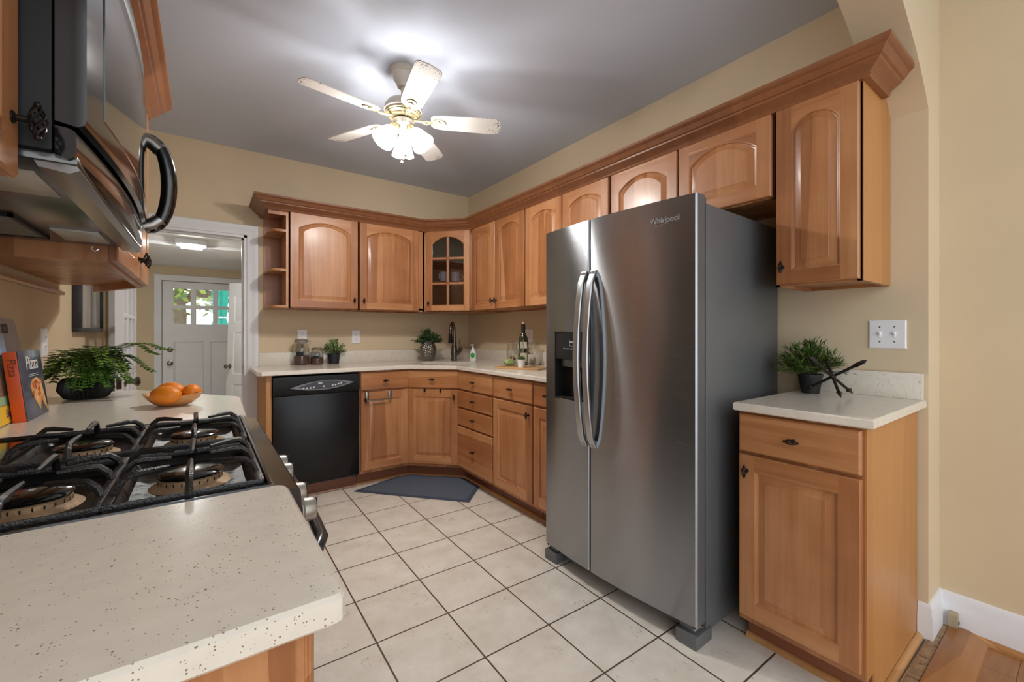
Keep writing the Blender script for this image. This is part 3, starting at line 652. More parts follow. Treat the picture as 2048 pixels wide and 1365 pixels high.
# local: x negative toward wall, y from -.3795 to .3795
hw=.3795
b=MB(); b.box(-.655,-.035,-hw+.004,hw-.004,.09,.86).box(-.64,-.08,-hw+.02,hw-.02,0.002,.09); b.build('body',BLKM,r,0)
wells=[]
for cx in (-.158,-.367):
    for cy in (-.19,.19): wells.append((cx,cy))
def well_outline(cx,cy,g=0,n=4): return [(cx+x,cy+y) for x,y in rrect(.098-g,.158-g,.02,n)]
b=MB()
ox=[(-.655,-hw),(-.020,-hw),(-.020,hw),(-.655,hw)]
o2=[(-.655,-hw),(0.0,-hw),(0.0,hw),(-.655,hw)]; o1=[(-.655,-hw),(-.046,-hw),(-.046,hw),(-.655,hw)]
bm=bmesh.new(); es=[]
rim=[(-.647,-hw+.008),(-.052,-hw+.008),(-.052,hw-.008),(-.647,hw-.008)]
for loop in [rim]+[well_outline(*w_) for w_ in wells]:
    vs=[bm.verts.new((x,y,.907)) for x,y in loop]; es+=[bm.edges.new((vs[i],vs[(i+1)%len(vs)])) for i in range(len(vs))]
bmesh.ops.triangle_fill(bm,use_beauty=True,use_dissolve=False,edges=es); b.frombm(bm)
for w_ in wells:
    b.m(1).loft([[(x,y,.907) for x,y in well_outline(*w_)],[(x,y,.9055) for x,y in well_outline(*w_,.003)],[(x,y,.890) for x,y in well_outline(*w_,.014)],[(x,y,.886) for x,y in well_outline(*w_,.03)]],True,False,True)
b.m(0).loft([[(x,y,.907) for x,y in rim],[(x,y,.9135) for x,y in [(-.650,-hw+.006),(-.048,-hw+.006),(-.048,hw-.006),(-.650,hw-.006)]],[(x,y,.9135) for x,y in [(-.653,-hw+.002),(-.044,-hw+.002),(-.044,hw-.002),(-.653,hw-.002)]],
  [(x,y,.910) for x,y in [(-.655,-hw),(-.038,-hw),(-.038,hw),(-.655,hw)]],[(x,y,.898) for x,y in [(-.655,-hw),(-.004,-hw),(-.004,hw),(-.655,hw)]],[(x,y,.893) for x,y in [(-.655,-hw),(0,-hw),(0,hw),(-.655,hw)]],[(x,y,.862) for x,y in [(-.655,-hw),(0.002,-hw),(0.002,hw),(-.655,hw)]]],True,False,True)
ct=b.build('cooktop',[BLK,simple('pan_black',(14,14,15),.32,spec=.4,bump=.3,bscale=25)],r,.5)
for cx,cy in wells:
    bb_=MB(); bb_.lathe([(.064,.886),(.060,.889),(.050,.893),(.049,.901),(.046,.9035)],32,(cx,cy,0))
    br_=bb_.build('burner',TAN,ct,.6)
    bb_=MB()
    for k in range(24):
        a=2*PI*k/24; bb_.box(.0505,.0520,-.0012,.0012,.894,.901).tf(Matrix.Identity(4)) if False else bb_.add([(cx+rr*math.cos(a+da),cy+rr*math.sin(a+da),z) for rr,da,z in ((.0502,-.02,.894),(.0502,.02,.894),(.0502,.02,.9),(.0502,-.02,.9))],[(0,1,2,3)])
    bb_.build('flame_ports',DARK,br_,0)['kind']='stuff'
    MB().lathe([(.047,.9035),(.051,.905),(.052,.908),(.047,.912),(.02,.914),(.002,.9142)],32,(cx,cy,0)).build('burner_cap',BLK,br_,.7)
def grate(cx,cy):
    b=MB(); z0=.911; zt=.940; hx,hy=.099,.155
    b.tube([(cx-hx,cy-hy,z0),(cx+hx,cy-hy,z0),(cx+hx,cy+hy,z0),(cx-hx,cy+hy,z0)],.0062,6,closed=True)
    b.box(cx+hx-.007,cx+hx+.007,cy-hy,cy+hy,.907,.917,.002).box(cx-hx-.007,cx-hx+.007,cy-hy,cy+hy,.907,.917,.002)
    for sx in (-1,1):
        for dy,re in ((-.085,.030),(0,.030),(.085,.030)):
            p=[(cx+sx*hx,cy+dy*1.15,z0),(cx+sx*(hx-.006),cy+dy*1.12,zt-.012),(cx+sx*(hx-.018),cy+dy*1.08,zt-.001),(cx+sx*(hx-.032),cy+dy,zt),(cx+sx*re,cy+dy*.72,zt-.002)]
            b.tube(p,.0058,6,taper=[1,1,1,1,.62])
    for sy in (-1,1):
        b.tube([(cx,cy+sy*hy,z0),(cx,cy+sy*(hy-.008),zt-.012),(cx,cy+sy*(hy-.02),zt-.001),(cx,cy+sy*(hy-.04),zt),(cx,cy+sy*.036,zt-.002)],.0062,6,taper=[1.1,1,1,1,.62])
    return b
for n_,(cx,cy) in enumerate(wells): grate(cx,cy).build('grate',IRON,r,.7)
# front: control panel, knobs, oven door, drawer
b=MB(); b.loft([[(-.03,y,.800),(.000,y,.800),(.004,y,.815),(.004,y,.862),(-.03,y,.862)] for y in (-hw+.003,hw-.003)]); cpn=b.build('control_panel',BLK,r,.4)
kp=[(-.315),(-.215),(-.085),(-.0),(.095)]
for y in (-.325,-.225,-.06,.02):
    M_=Matrix.Translation((.004,y,.838))@Matrix.Rotation(PI/2,4,'Y')
    k_=MB().lathe([(.026,0),(.027,.006),(.0225,.010),(.021,.026),(.0185,.030),(.004,.031)],24,mat=M_).build('knob',STOVEK,cpn,.6)
    MB().box(.034,.0375,y-.0035,y+.0035,.820,.857,.001).build('pointer',BLKM,k_,.5)
b=MB(); b.loft([[(-.034,y,.26),(.002,y,.26),(.008,y,.28),(.010,y,.55),(.006,y,.785),(-.034,y,.79)] for y in (-hw+.003,hw-.003)]); dr=b.build('oven_door',BLK,r,.4)
b=MB(); b.tube([(.008,-.33,.752),(.038,-.325,.757),(.055,-.28,.758),(.062,-.14,.757),(.064,0,.757),(.062,.14,.757),(.055,.28,.758),(.038,.325,.757),(.008,.33,.752)],.013,10); b.build('handle',simple('handle_dark',(60,60,62),.25,metal=.4),dr,.8)
MB().box(-.034,.004,-hw+.003,hw-.003,.095,.25,.004).build('drawer',BLK,r,.5)
MB().box(-.672,-.655,-hw+.003,hw-.003,.10,.93,.002).build('rear_trim',BLKM,r,.5)
# ---------------------------------------------------------------- microwave
r=thing('microwave','black over-the-range microwave with a curved face and loop handle','microwave',(-2.79,-2.715,1.404))
# local x outwards, y from -.372 to .372, z up
b=MB(); b.box(.004,.372,-.372,.372,.012,.425,.004); b.build('body',BLKM,r,.5)
N=20
def mf(t): return .405+.020*(1-(2*t-1)**2)
def slab_curve(b,t0,t1,z0,z1,back,off=0,round_=.006,n=14):
    rings=[]
    for i in range(n+1):
        t=t0+(t1-t0)*i/n; y=-.372+.744*t; x=mf(t)+off
        rings.append([(back,y,z0+.004),(x-round_*1.5,y,z0),(x-round_*.4,y,z0+round_*.7),(x,y,z0+round_*2),(x,y,z1-round_*2),(x-round_*.4,y,z1-round_*.5),(x-round_*1.5,y,z1),(back,y,z1)])
    return b.loft(rings)
b=MB(); slab_curve(b,0,.985,.050,.372,.374); dm=b.build('door',BLK,r,.5)
b=MB(); slab_curve(b,.10,.70,.09,.335,.38,.0012,.002); b.build('window',simple('mw_window',(26,26,28),.06,coat=1),dm,.5)
b=MB(); slab_curve(b,0,1,.375,.425,.374,-.004); top=b.build('vent_grille',BLKM,r,.5)
b=MB(); slab_curve(b,0,1,.004,.047,.374,-.010); b.build('lower_trim',BLK,r,.5)
# loop handle near the far end
yh=-.372+.744*.86; xf=mf(.86)
b=MB(); pts=[]
for k in range(15):
    a=PI*k/14; pts.append((xf-.004+.050*math.sin(a)**.8 if 0<a<PI else xf-.004,yh,.160+.118*-math.cos(a)))
tp=[1.0]*15
hd=MB().tube(pts,.0125,10,taper=[1.1+.35*math.sin(PI*k/14) for k in range(15)]).build('handle',BLK,dm,.8)
for z in (.046,.274):
    MB().tube([(xf-.006,yh,z),(xf+.012,yh,z+(.006 if z<.1 else -.006)),(xf+.028,yh,z+(.022 if z<.1 else -.022))],.0185,14).build('end_collar',STN,hd,.8)
# underside: base pan, two grease filters, lamp lens, hooks
ub=MB(); ub.box(.02,.395,-.365,.365,.000,.012,.002); un=ub.build('base_pan',simple('mw_base',(96,96,94),.22,metal=.75),r,.5)
for s_ in (-1,1):
    b=MB(); 
    b.box(.07,.23,s_*.17-.12,s_*.17+.12,-.004,.001,.001)
    fl=b.build('grease_filter',simple('filter_mesh',(130,130,126),.35,metal=.8,bump=.8,bscale=260),un,.5)
    b=MB()
    for (a0,a1,c0,c1) in ((.066,.234,s_*.17-.124,s_*.17-.117),(.066,.234,s_*.17+.117,s_*.17+.124),(.066,.073,s_*.17-.124,s_*.17+.124),(.227,.234,s_*.17-.124,s_*.17+.124)): b.box(a0,a1,c0,c1,-.006,0)
    b.build('filter_frame',BLKM,fl,0)
MB().box(.26,.34,-.30,-.16,-.003,.001,.001).build('lamp_lens',simple('lens_grey',(190,190,184),.25),un,.5)
MB().box(.26,.34,.16,.30,-.003,.001,.001).build('lamp_lens',simple('lens_grey',(190,190,184),.25),un,.5)
MB().loft([[(.352,y,.0),(.392,y,.004),(.396,y,-.006),(.386,y,-.012),(.356,y,-.008)] for y in (-.36,.36)]).build('front_lip',simple('mw_lip',(140,140,138),.2,metal=.8),un,.4)
b=MB(); b.tube([(.30,.355,-.001),(.296,.356,-.012),(.304,.357,-.017),(.311,.357,-.010)],.0012,5); b.build('wire_clip',CHR,un,.8)
# ---------------------------------------------------------------- ceiling fan
FX,FY=-1.38,-1.69
r=thing('ceiling_fan','white five-blade ceiling fan with three glowing glass shades','ceiling fan',(FX,FY,H))
MB().lathe([(.068,-.0005),(.068,-.012),(.062,-.018),(.064,-.024),(.058,-.030),(.050,-.06),(.036,-.082),(.030,-.098),(.012,-.102)],32).build('canopy',FANW,r,.5)
MB().lathe([(.0115,-.09),(.0115,-.17)],14).build('downrod',FANW,r,.5)
MB().lathe([(.014,-.160),(.050,-.168),(.082,-.182),(.097,-.205),(.100,-.228),(.092,-.236)],36).build('motor_housing',FANW,r,.6)
MB().lathe([(.092,-.232),(.096,-.237),(.094,-.243),(.086,-.246),(.088,-.250),(.078,-.256),(.074,-.264),(.05,-.268)],36).build('brass_band',BRS,r,.5)
MB().lathe([(.030,-.262),(.030,-.276)],20).build('collar',BLKM,r,.5)
MB().lathe([(.048,-.274),(.052,-.277),(.052,-.305),(.047,-.309),(.040,-.314),(.036,-.335),(.020,-.350),(.004,-.354)],30).build('switch_housing',FANW,r,.5)
m,n_,p_=nt('fan_blade_white'); L=n_.links.new   # chipped dark specks near the edges of the paint
p_.inputs['Roughness'].default_value=.45
tc=n_.nodes.new('ShaderNodeTexCoord'); t=n_.nodes.new('ShaderNodeTexNoise'); t.inputs['Scale'].default_value=140; t.inputs['Detail'].default_value=4; L(tc.outputs['Object'],t.inputs[0])
sp=n_.nodes.new('ShaderNodeSeparateXYZ'); L(tc.outputs['Object'],sp.inputs[0])
mr=n_.nodes.new('ShaderNodeMapRange'); mr.inputs[1].default_value=.36; mr.inputs[2].default_value=.535; mr.inputs[3].default_value=0; mr.inputs[4].default_value=.22; L(sp.outputs[0],mr.inputs[0])
ad=n_.nodes.new('ShaderNodeMath'); ad.operation='ADD'; L(t.outputs[0],ad.inputs[0]); L(mr.outputs[0],ad.inputs[1])
g=n_.nodes.new('ShaderNodeMath'); g.operation='GREATER_THAN'; g.inputs[1].default_value=.80; L(ad.outputs[0],g.inputs[0])
x=n_.nodes.new('ShaderNodeMix'); x.data_type='RGBA'; x.inputs[6].default_value=lin((226,224,220)); x.inputs[7].default_value=lin((70,62,52)); L(g.outputs[0],x.inputs[0]); L(x.outputs[2],p_.inputs['Base Color'])
BLADE=m
def blade_outline():
    P=[(.150,-.030),(.165,-.046),(.20,-.054),(.36,-.060),(.500,-.062),(.518,-.056),(.526,-.044),(.530,-.020),(.533,0),(.530,.020),(.526,.044),(.518,.056),(.500,.062),(.36,.060),(.20,.054),(.165,.046),(.150,.030)]
    return P
for k in range(5):
    a=R(45+72*k)
    b=MB(); b.prism(blade_outline(),-.003,.003,.001); o=b.build('blade',[BLADE],r,.5)
    o.matrix_local=Matrix.Translation((0,0,-.272))@Matrix.Rotation(a,4,'Z')@Matrix.Rotation(R(-13),4,'X')
    b=MB()
    b.tube([(.060,0,.004),(.095,0,-.004),(.125,.012,-.008),(.150,0,-.006)],.0055,6).tube([(.095,0,-.004),(.125,-.012,-.008),(.150,0,-.006)],.0045,6)
    ring=lambda cx,rx,ry:[(cx+rx*math.cos(2*PI*q/20),ry*math.sin(2*PI*q/20),-.005) for q in range(20)]
    b.tube(ring(.188,.040,.027),.0028,5,closed=True).tube(ring(.176,.022,.016),.0024,5,closed=True)
    ir=b.build('blade_iron',BRS,o,.8)
GLOW,gn,gp=nt('glowing_glass'); gp.inputs['Base Color'].default_value=(.45,.45,.44,1); gp.inputs['Roughness'].default_value=.3
gp.inputs['Emission Color'].default_value=(1,.97,.94,1); gp.inputs['Emission Strength'].default_value=SHADE_POWER
_tr=gn.nodes.new('ShaderNodeBsdfTransparent'); _mx=gn.nodes.new('ShaderNodeMixShader'); _mx.inputs[0].default_value=.55
gn.links.new(_tr.outputs[0],_mx.inputs[1]); gn.links.new(gp.outputs[0],_mx.inputs[2]); gn.links.new(_mx.outputs[0],gn.nodes['Material Output'].inputs[0])
for k,az in enumerate((69,189,309)):
    M_=Matrix.Translation((.045*math.cos(R(az)),.045*math.sin(R(az)),-.322))@Matrix.Rotation(R(az),4,'Z')@Matrix.Rotation(R(-38),4,'Y')
    sk=MB().lathe([(.012,.012),(.020,.004),(.022,-.020),(.024,-.028)],20,mat=M_).build('lamp_socket',BRS,r,.6)
    b=MB(); prof=[(.024,-.022),(.030,-.030),(.040,-.048),(.047,-.070),(.052,-.095),(.060,-.118),(.062,-.124),(.059,-.124),(.050,-.095),(.045,-.070),(.038,-.050),(.027,-.032),(.022,-.024)]
    b.lathe(prof,32,mat=M_,caps=False); b.build('glass_shade',GLOW,r,.8)
    ld=bpy.data.lights.new('bulb','POINT'); ld.energy=BULB_POWER; ld.color=(1,.96,.92); ld.shadow_soft_size=.028
    lo=bpy.data.objects.new('bulb',ld); C.objects.link(lo); lo.parent=r; lo.location=M_@Vector((0,0,-.085))
for x,y,zb in ((-.030,-.062,-.508),(-.012,-.066,-.485)):
    b=MB(); b.tube([(x,y,-.30),(x,y,zb)],.0011,5); c_=b.build('pull_chain',simple('chain_dark',(90,84,76),.4,metal=.6),r,.8)
    b=MB(); b.lathe([(.003,0),(.007,-.005),(.005,-.013),(.010,-.024),(.008,-.030),(.003,-.032)],14,(x,y,zb)); b.build('pull_bob',CHR,c_,.6)
# ---------------------------------------------------------------- mudroom beyond the doorway
ZF=-.165; YE=3.38
struct(MB().box(-3.42,-1.60,.12,YE,ZF-.05,ZF),'floor.002',simple('mud_floor',(168,160,148),.5,var=.08))
struct(MB().box(-3.42,-1.60,.12,1.62,2.10,2.2).box(-3.42,-1.60,1.62,YE,2.067,2.2),'ceiling.002',simple('mud_ceiling',(232,232,234),.6))
struct(MB().box(-3.52,-3.42,.12,YE,ZF,2.2),'wall_mudroom_left',WALL)
struct(MB().box(-1.60,-1.50,.12,YE,ZF,2.2),'wall_mudroom_right',WALL)
dx0,dx1,dz1=-2.705,-1.885,1.865
b=MB(); b.box(-3.52,dx0-.012,YE,YE+.12,ZF,2.2).box(dx1+.012,-1.50,YE,YE+.12,ZF,2.2).box(dx0-.012,dx1+.012,YE,YE+.12,dz1+.012,2.2)
struct(b,'wall_mudroom_back',WALL)
cp=[(0,0),(0,-.012),(.012,-.016),(.03,-.016),(.045,-.020),(.058,-.024),(.072,-.024),(.078,-.018),(.078,0)]
b=MB(); b.loft([[(cx+sx*a,YE+d,cz+sz*a) for a,d in cp] for cx,cz,sx,sz in ((dx0-.01,ZF,-1,0),(dx0-.01,dz1+.01,-1,1),(dx1+.01,dz1+.01,1,1),(dx1+.01,ZF,1,0))]); b.box(dx0-.012,dx0+.006,YE+.045,YE+.12,ZF,dz1+.012).box(dx1-.006,dx1+.012,YE+.045,YE+.12,ZF,dz1+.012).box(dx0,dx1,YE+.045,YE+.12,dz1-.004,dz1+.012); struct(b,'trim_7',WHT)
# exterior door: six panes over two tall panels
def grid_fill(b,xs,zs,y,holes):
    for i in range(len(xs)-1):
        for j in range(len(zs)-1):
            if (i,j) in holes: continue
            b.add([(xs[i],y,zs[j]),(xs[i+1],y,zs[j]),(xs[i+1],y,zs[j+1]),(xs[i],y,zs[j+1])],[(0,1,2,3)])
def paneled_slab(x0,x1,z0,z1,t,xs,zs,glass_,panels,y0=0):
    """slab with through holes (glass_) and recessed panels, both as grid cells"""
    b=MB(); b.box(x0,x1,y0+t,y0+t+.0001,z0,z1) if False else None
    for y in (y0,y0+t): grid_fill(b,xs,zs,y,set(glass_)|(set(panels)))
    b.loft([[(x0,y,z0),(x1,y,z0),(x1,y,z1),(x0,y,z1)] for y in (y0,y0+t)],True,False,False)
    for (i,j) in glass_:
        a,c,d,e=xs[i],xs[i+1],zs[j],zs[j+1]; g=.006
        b.loft([[(a,y0,d),(c,y0,d),(c,y0,e),(a,y0,e)],[(a+g,y0+.006,d+g),(c-g,y0+.006,d+g),(c-g,y0+.006,e-g),(a+g,y0+.006,e-g)],[(a+g,y0+t-.006,d+g),(c-g,y0+t-.006,d+g),(c-g,y0+t-.006,e-g),(a+g,y0+t-.006,e-g)],[(a,y0+t,d),(c,y0+t,d),(c,y0+t,e),(a,y0+t,e)]],True,False,False)
    for (i,j) in panels:
        a,c,d,e=xs[i],xs[i+1],zs[j],zs[j+1]
        for yy,s in ((y0,1),(y0+t,-1)):
            rg=lambda g,dd:[(a+g,yy+s*dd,d+g),(c-g,yy+s*dd,d+g),(c-g,yy+s*dd,e-g),(a+g,yy+s*dd,e-g)]
            b.loft([rg(0,0),rg(.010,.008),rg(.022,.008),rg(.034,.004)],True,False,True)
    return b
xs=[dx0,-2.605,-2.395,-2.370,-2.165,-2.140,-1.985,dx1]; 
xs=[dx0,-2.602,-2.398,-2.358,-2.156,-2.116,-1.985+.06,dx1]
xs=[dx0,-2.602,-2.402,-2.352,-2.152,-2.102,-1.960,dx1]
zs=[ZF+.008,.05,1.068,1.288,1.512,1.545,1.782,dz1]
b=paneled_slab(dx0,dx1,ZF+.008,dz1,.044,xs,zs,[(i,j) for i in (1,3,5) for j in (3,5)],[],YE-.0)
# two tall recessed panels are laid on the lower half as moulded frames
for a,c in ((-2.595,-2.262),(-2.200,-1.95)):
    rg=lambda g,dd:[(a+g,YE-.0005-dd,.05+g),(c-g,YE-.0005-dd,.05+g),(c-g,YE-.0005-dd,1.068-g),(a+g,YE-.0005-dd,1.068-g)]
    b.loft([rg(0,0),rg(.006,.008),rg(.014,.008),rg(.026,.001)],True,False,False)
d1=struct(b,'door_1',WHT,None,.4,'white exterior door with six panes over two tall panels, a dead bolt and a round knob')
for i in (1,3,5):
    for j in (3,5):
        MB().box(xs[i],xs[i+1],YE+.02,YE+.023,zs[j],zs[j+1]).build('pane',GLS,d1,0)
MY=Matrix.Rotation(PI/2,4,'X')
MB().lathe([(.032,0),(.032,.006),(.024,.012),(.004,.013)],24,mat=Matrix.Translation((-2.628,YE,.951))@MY).build('dead_bolt',STN,d1,.6)
MB().lathe([(.033,0),(.033,.005),(.014,.012),(.013,.032),(.027,.045),(.028,.058),(.018,.066),(.003,.068)],24,mat=Matrix.Translation((-2.628,YE,.771))@MY).build('door_knob',STN,d1,.6)
# leaning six-panel door
W_,H_=.70,1.95
xs=[0,.10,.31,.39,.60,W_]; zs=[0,.20,.72,.84,1.36,1.47,1.80,H_]
b=paneled_slab(0,W_,0,H_,.035,xs,zs,[],[(i,j) for i in (1,3) for j in (1,3,5)])
d3=struct(b,'door_3',WHT,None,.4,'white six-panel door standing slightly tilted at the right of the back entry')
dirv=Vector((.42,-.62,0)).normalized(); tiltm=Matrix.Rotation(-.045,4,Vector((-.62,-.42,0)).normalized())
d3.matrix_world=Matrix.Translation((-2.055,2.45,ZF+.004))@tiltm@Matrix.Rotation(math.atan2(dirv.y,dirv.x),4,'Z')
MB().lathe([(.030,0),(.014,.008),(.013,.03),(.026,.042),(.026,.055),(.003,.064)],20,mat=Matrix.Translation((.05,0,.93))@MY).build('door_knob',STN,d3,.6)
# ceiling light of the mudroom
t=thing('ceiling_light','small square white ceiling light seen through the doorway','light fixture',(-2.36,1.45,2.10))
MB().box(-.125,.125,-.12,.12,-.05,-.0005,.006).build('housing',WHT,t,.5); MB().box(-.09,.09,-.085,.085,-.072,-.05,.01).build('diffuser',simple('diffuser_white',(245,245,240),.3,emit=60.0),t,.5)
# French door folded into the kitchen
W_,H_=.70,1.915
xs=[0,.055,.245,.27,.435,.46,.635,W_]; xs=[0,.06,.245,.262,.447,.464,.64,W_]
zs=[0,.20,.90,.957,1.257,1.275,1.575,1.593,1.85,H_]
b=paneled_slab(0,W_,0,H_,.035,xs,zs,[(i,j) for i in (1,3,5) for j in (3,5,7)],[(i,1) for i in (1,3,5)])
d2=struct(b,'door_2',WHT,None,.4,'white half-glazed door swung open into the kitchen beyond the left worktop')
# local x runs from the hinge to the latch edge
d2.matrix_world=Matrix.Translation((-2.668,-.012,.006))@Matrix.Rotation(R(-89.0),4,'Z')
for i in (1,3,5):
    for j in (3,5,7): MB().box(xs[i],xs[i+1],.016,.019,zs[j],zs[j+1]).build('pane',GLS,d2,0)
for s_ in (0,1):
    M_=Matrix.Translation((.637,.035 if s_ else 0,.888))@Matrix.Rotation(-PI/2 if s_ else PI/2,4,'X')
    MB().lathe([(.032,0),(.031,.004),(.015,.010),(.012,.032),(.020,.042),(.0275,.052),(.0275,.060),(.018,.068),(.003,.070)],24,mat=M_).build('door_knob',simple('pewter',(112,108,106),.25,metal=1),d2,.6)
MB().box(W_,W_+.0015,.006,.029,.855,.915,.0005).build('latch_plate',simple('pewter',(112,108,106),.25,metal=1),d2,0)
# ---------------------------------------------------------------- outdoors behind the back door
struct(MB().box(-14,10,YE+.12,24,-.75,-.45),'floor.003',simple('yard_concrete',(190,188,182),.8,var=.08))
tag(MB().box(-14,10,15,15.2,-.45,1.25).build('fence',simple('fence_pale',(205,204,196),.8,var=.06)),'pale low fence across the yard seen through the back door panes','fence')
bark=simple('bark',(128,112,92),.9,bump=.8,bscale=30,var=.25,vscale=14)
lf=leafmat('yard_leaves',(60,92,34),(170,190,84))
rnd=random.Random(7)
t=thing('tree','leafy yard tree with a pale trunk, seen through the back door panes','tree',(-2.80,8.3,-.45))
b=MB(); b.tube([(0,0,0),(.02,0,1.0),(.05,0,2.0),(0,.05,2.4)],.17,12,taper=[1.2,1,1.0,1.1])
for pts in ([(0,0,2.25),(.6,.2,2.7),(1.5,.5,3.0)],[(0,0,2.2),(-.7,.1,2.8),(-1.6,.3,3.2)],[(0,0,2.3),(.25,.1,3.2),(.9,.1,4.2)],[(.3,0,2.5),(1.0,-.2,2.55),(2.0,-.2,2.9)]):
    b.tube(pts,.10,8,taper=[1,.7,.4])
b.build('trunk',bark,t,.8)
def leaves(b,n,fn,size,rnd,asp=.5):
    for _ in range(n):
        p=Vector(fn()); a=rnd.uniform(0,2*PI); el=rnd.uniform(-1,1); s_=size*rnd.uniform(.6,1.3)
        d=Vector((math.cos(a),math.sin(a),el)).normalized()*s_; u=d.cross(Vector((rnd.uniform(-1,1),rnd.uniform(-1,1),rnd.uniform(-.3,1)))).normalized()*s_*asp
        b.add([p-d*.5,p+u*.5,p+d*.5,p-u*.5],[(0,1,2,3)])
    return b
def crown():
    while True:
        x,y,z=rnd.uniform(-3.2,3.6),rnd.uniform(-1.6,1.8),rnd.uniform(2.05,4.3)
        if rnd.random()<(z-1.75)*1.0: 
            return (x,y,z)
b=MB(); leaves(b,5200,crown,.17,rnd); b.build('foliage',lf,t,0)
teal=simple('teal_canvas',(40,160,140),.7,var=.15,vscale=10)
t=thing('patio_umbrella','closed teal patio umbrella in the yard behind the door panes','umbrella',(-2.02,6.0,-.45))
MB().lathe([(.025,0),(.025,2.75)],12).build('pole',WHT,t,.6)
def ub(z,r0): return [(r0*(1+.22*math.cos(7*a))*math.cos(a),r0*(1+.22*math.cos(7*a))*math.sin(a),z) for a in [2*PI*k/42 for k in range(42)]]
MB().loft([ub(1.20,.30),ub(1.55,.20),ub(1.86,.095),ub(1.93,.085),ub(2.0,.10),ub(2.4,.12),ub(2.70,.06),ub(2.74,.01)]).build('canopy',teal,t,.9)
MB().lathe([(.10,0),(.105,.02),(.10,.04)],20,(0,0,1.90)).build('tie_strap',WHT,t,.6)
MB().lathe([(.24,.001),(.24,.05),(.05,.09),(.05,.2)],20).build('base',simple('base_grey',(90,90,90),.8),t,.5)
# ---------------------------------------------------------------- wall plates
def plate(name,label,cat,loc,rz,w,h,kind,group=None):
    t=thing(name,label,cat,loc,rz,group)
    b=MB(); o=[(-w/2,-h/2),(w/2,-h/2),(w/2,h/2),(-w/2,h/2)]
    b.loft([[(x,-.0005,z) for x,z in o],[(x,-.004,z) for x,z in o],[(x,-.0065,z) for x,z in inset(o,.004)]])
    b.build('plate',PLW,t,.4)
    n=len(kind)
    for i,k in enumerate(kind):
        x=(i-(n-1)/2)*.046
        if k=='o':
            for s_ in (-1,1):
                MB().prism([(x+px,s_*.0195+pz) for px,pz in rrect(.017,.0145,.008)],.0062,.0085,.0008).tf(Matrix.Rotation(PI/2,4,'X')).build('socket',PLW,t,.5)
                b=MB(); zc=s_*.0195; b.box(x-.0075,x-.0055,-.0090,-.0084,zc-.001,zc+.007).box(x+.0055,x+.0073,-.0090,-.0084,zc-.001,zc+.006).box(x-.002,x+.002,-.0090,-.0084,zc-.009,zc-.005)
                b.build('slots',SLOT,t,0)['kind']='stuff'
        else:
            b=MB(); b.box(x-.005,x+.005,-.008,-.006,-.012,.012,.0008); sw=b.build('toggle_bezel',PLW,t,.5)
            b=MB(); b.loft([[(x-.0035,-.007,-.004),(x+.0035,-.007,-.004),(x+.0035,-.007,.006),(x-.0035,-.007,.006)],[(x-.003,-.018,.004),(x+.003,-.018,.004),(x+.003,-.017,.011),(x-.003,-.017,.011)]]); b.build('toggle',PLW,sw,.4)
            for z in (-.030,.030): MB().lathe([(.003,0),(.0026,.0012),(.0004,.0014)],10,mat=Matrix.Translation((x,-.0064,z))@Matrix.Rotation(PI/2,4,'X')).build('screw',STN,t,.6)
    return t
plate('outlet','white duplex outlet on the back wall behind the tall glass jar','outlet',(-1.592,0,1.143),0,.072,.116,'o')
plate('outlet','white duplex outlet on the back wall, right of the small bushy plant','outlet',(-1.155,0,1.139),0,.072,.116,'o')
plate('switch_plate','white wall plate with two switches and an outlet behind the wine bottle','switch plate',(0,-1.005,1.150),-PI/2,.162,.116,'tto')
plate('switch_plate','white double light switch above the small right worktop','light switch',(0,-3.395,1.167),-PI/2,.118,.114,'tt')
plate('outlet','white outlet on the left wall between the cutting board and the fern','outlet',(XL,-1.368,1.133),PI/2,.074,.118,'o')
# ---------------------------------------------------------------- faucet, soap
ZCt=.9145
fdir=Vector((-1,-1,0)).normalized()
t=thing('faucet','dark nickel pull-down kitchen faucet with a side lever behind the sink','faucet',(-.362,-.362,ZCt))
FN=simple('faucet_nickel',(112,106,100),.25,metal=1)
b=MB(); b.lathe([(.028,0),(.028,.010),(.026,.03),(.030,.07),(.029,.10),(.024,.135),(.018,.155)],24).build('base',FN,t,.6)
pts=[(0,0,.14),(0,0,.20),(0,0,.27)]+[(fdir.x*(.055-.055*math.cos(a)),fdir.y*(.055-.055*math.cos(a)),.27+.080*math.sin(a)) for a in [PI*k/10 for k in range(1,11)]]+[(fdir.x*.113,fdir.y*.113,.24)]
MB().tube(pts,.0125,12,taper=[1.35,1.2,1.1]+[1.05]*11).build('spout',FN,t,.8)
MB().lathe([(.013,.0),(.016,-.02),(.019,-.06),(.020,-.085),(.013,-.090)],18,(fdir.x*.114,fdir.y*.114,.255)).build('spray_head',BLKM,t,.6)
lv=Vector((1,-1,0)).normalized()
hd=MB().tube([(lv.x*.012,lv.y*.012,.045),(lv.x*.045,lv.y*.045,.085),(lv.x*.068,lv.y*.068,.120)],.022,14,taper=[.7,.9,.95]).build('lever_body',FN,t,.8)
MB().tube([(lv.x*.064,lv.y*.064,.115),(lv.x*.060,lv.y*.060,.145),(lv.x*.050,lv.y*.050,.165),(lv.x*.052,lv.y*.052,.19),(lv.x*.056,lv.y*.056,.20)],.007,10,taper=[1.4,1,.8,.8,.9]).build('lever',FN,hd,.8)
t=thing('soap_bottle','small white soap pump bottle with a green label, right of the faucet','soap bottle',(-.252,-.520,ZCt))
SOAP=simple('soap_white',(238,240,238),.3); GRN=simple('label_green',(52,160,60),.5)
b=MB(); E=lambda rx,ry,z:[(rx*math.cos(2*PI*k/24),ry*math.sin(2*PI*k/24),z) for k in range(24)]
M_=Matrix.Rotation(R(-40),4,'Z')
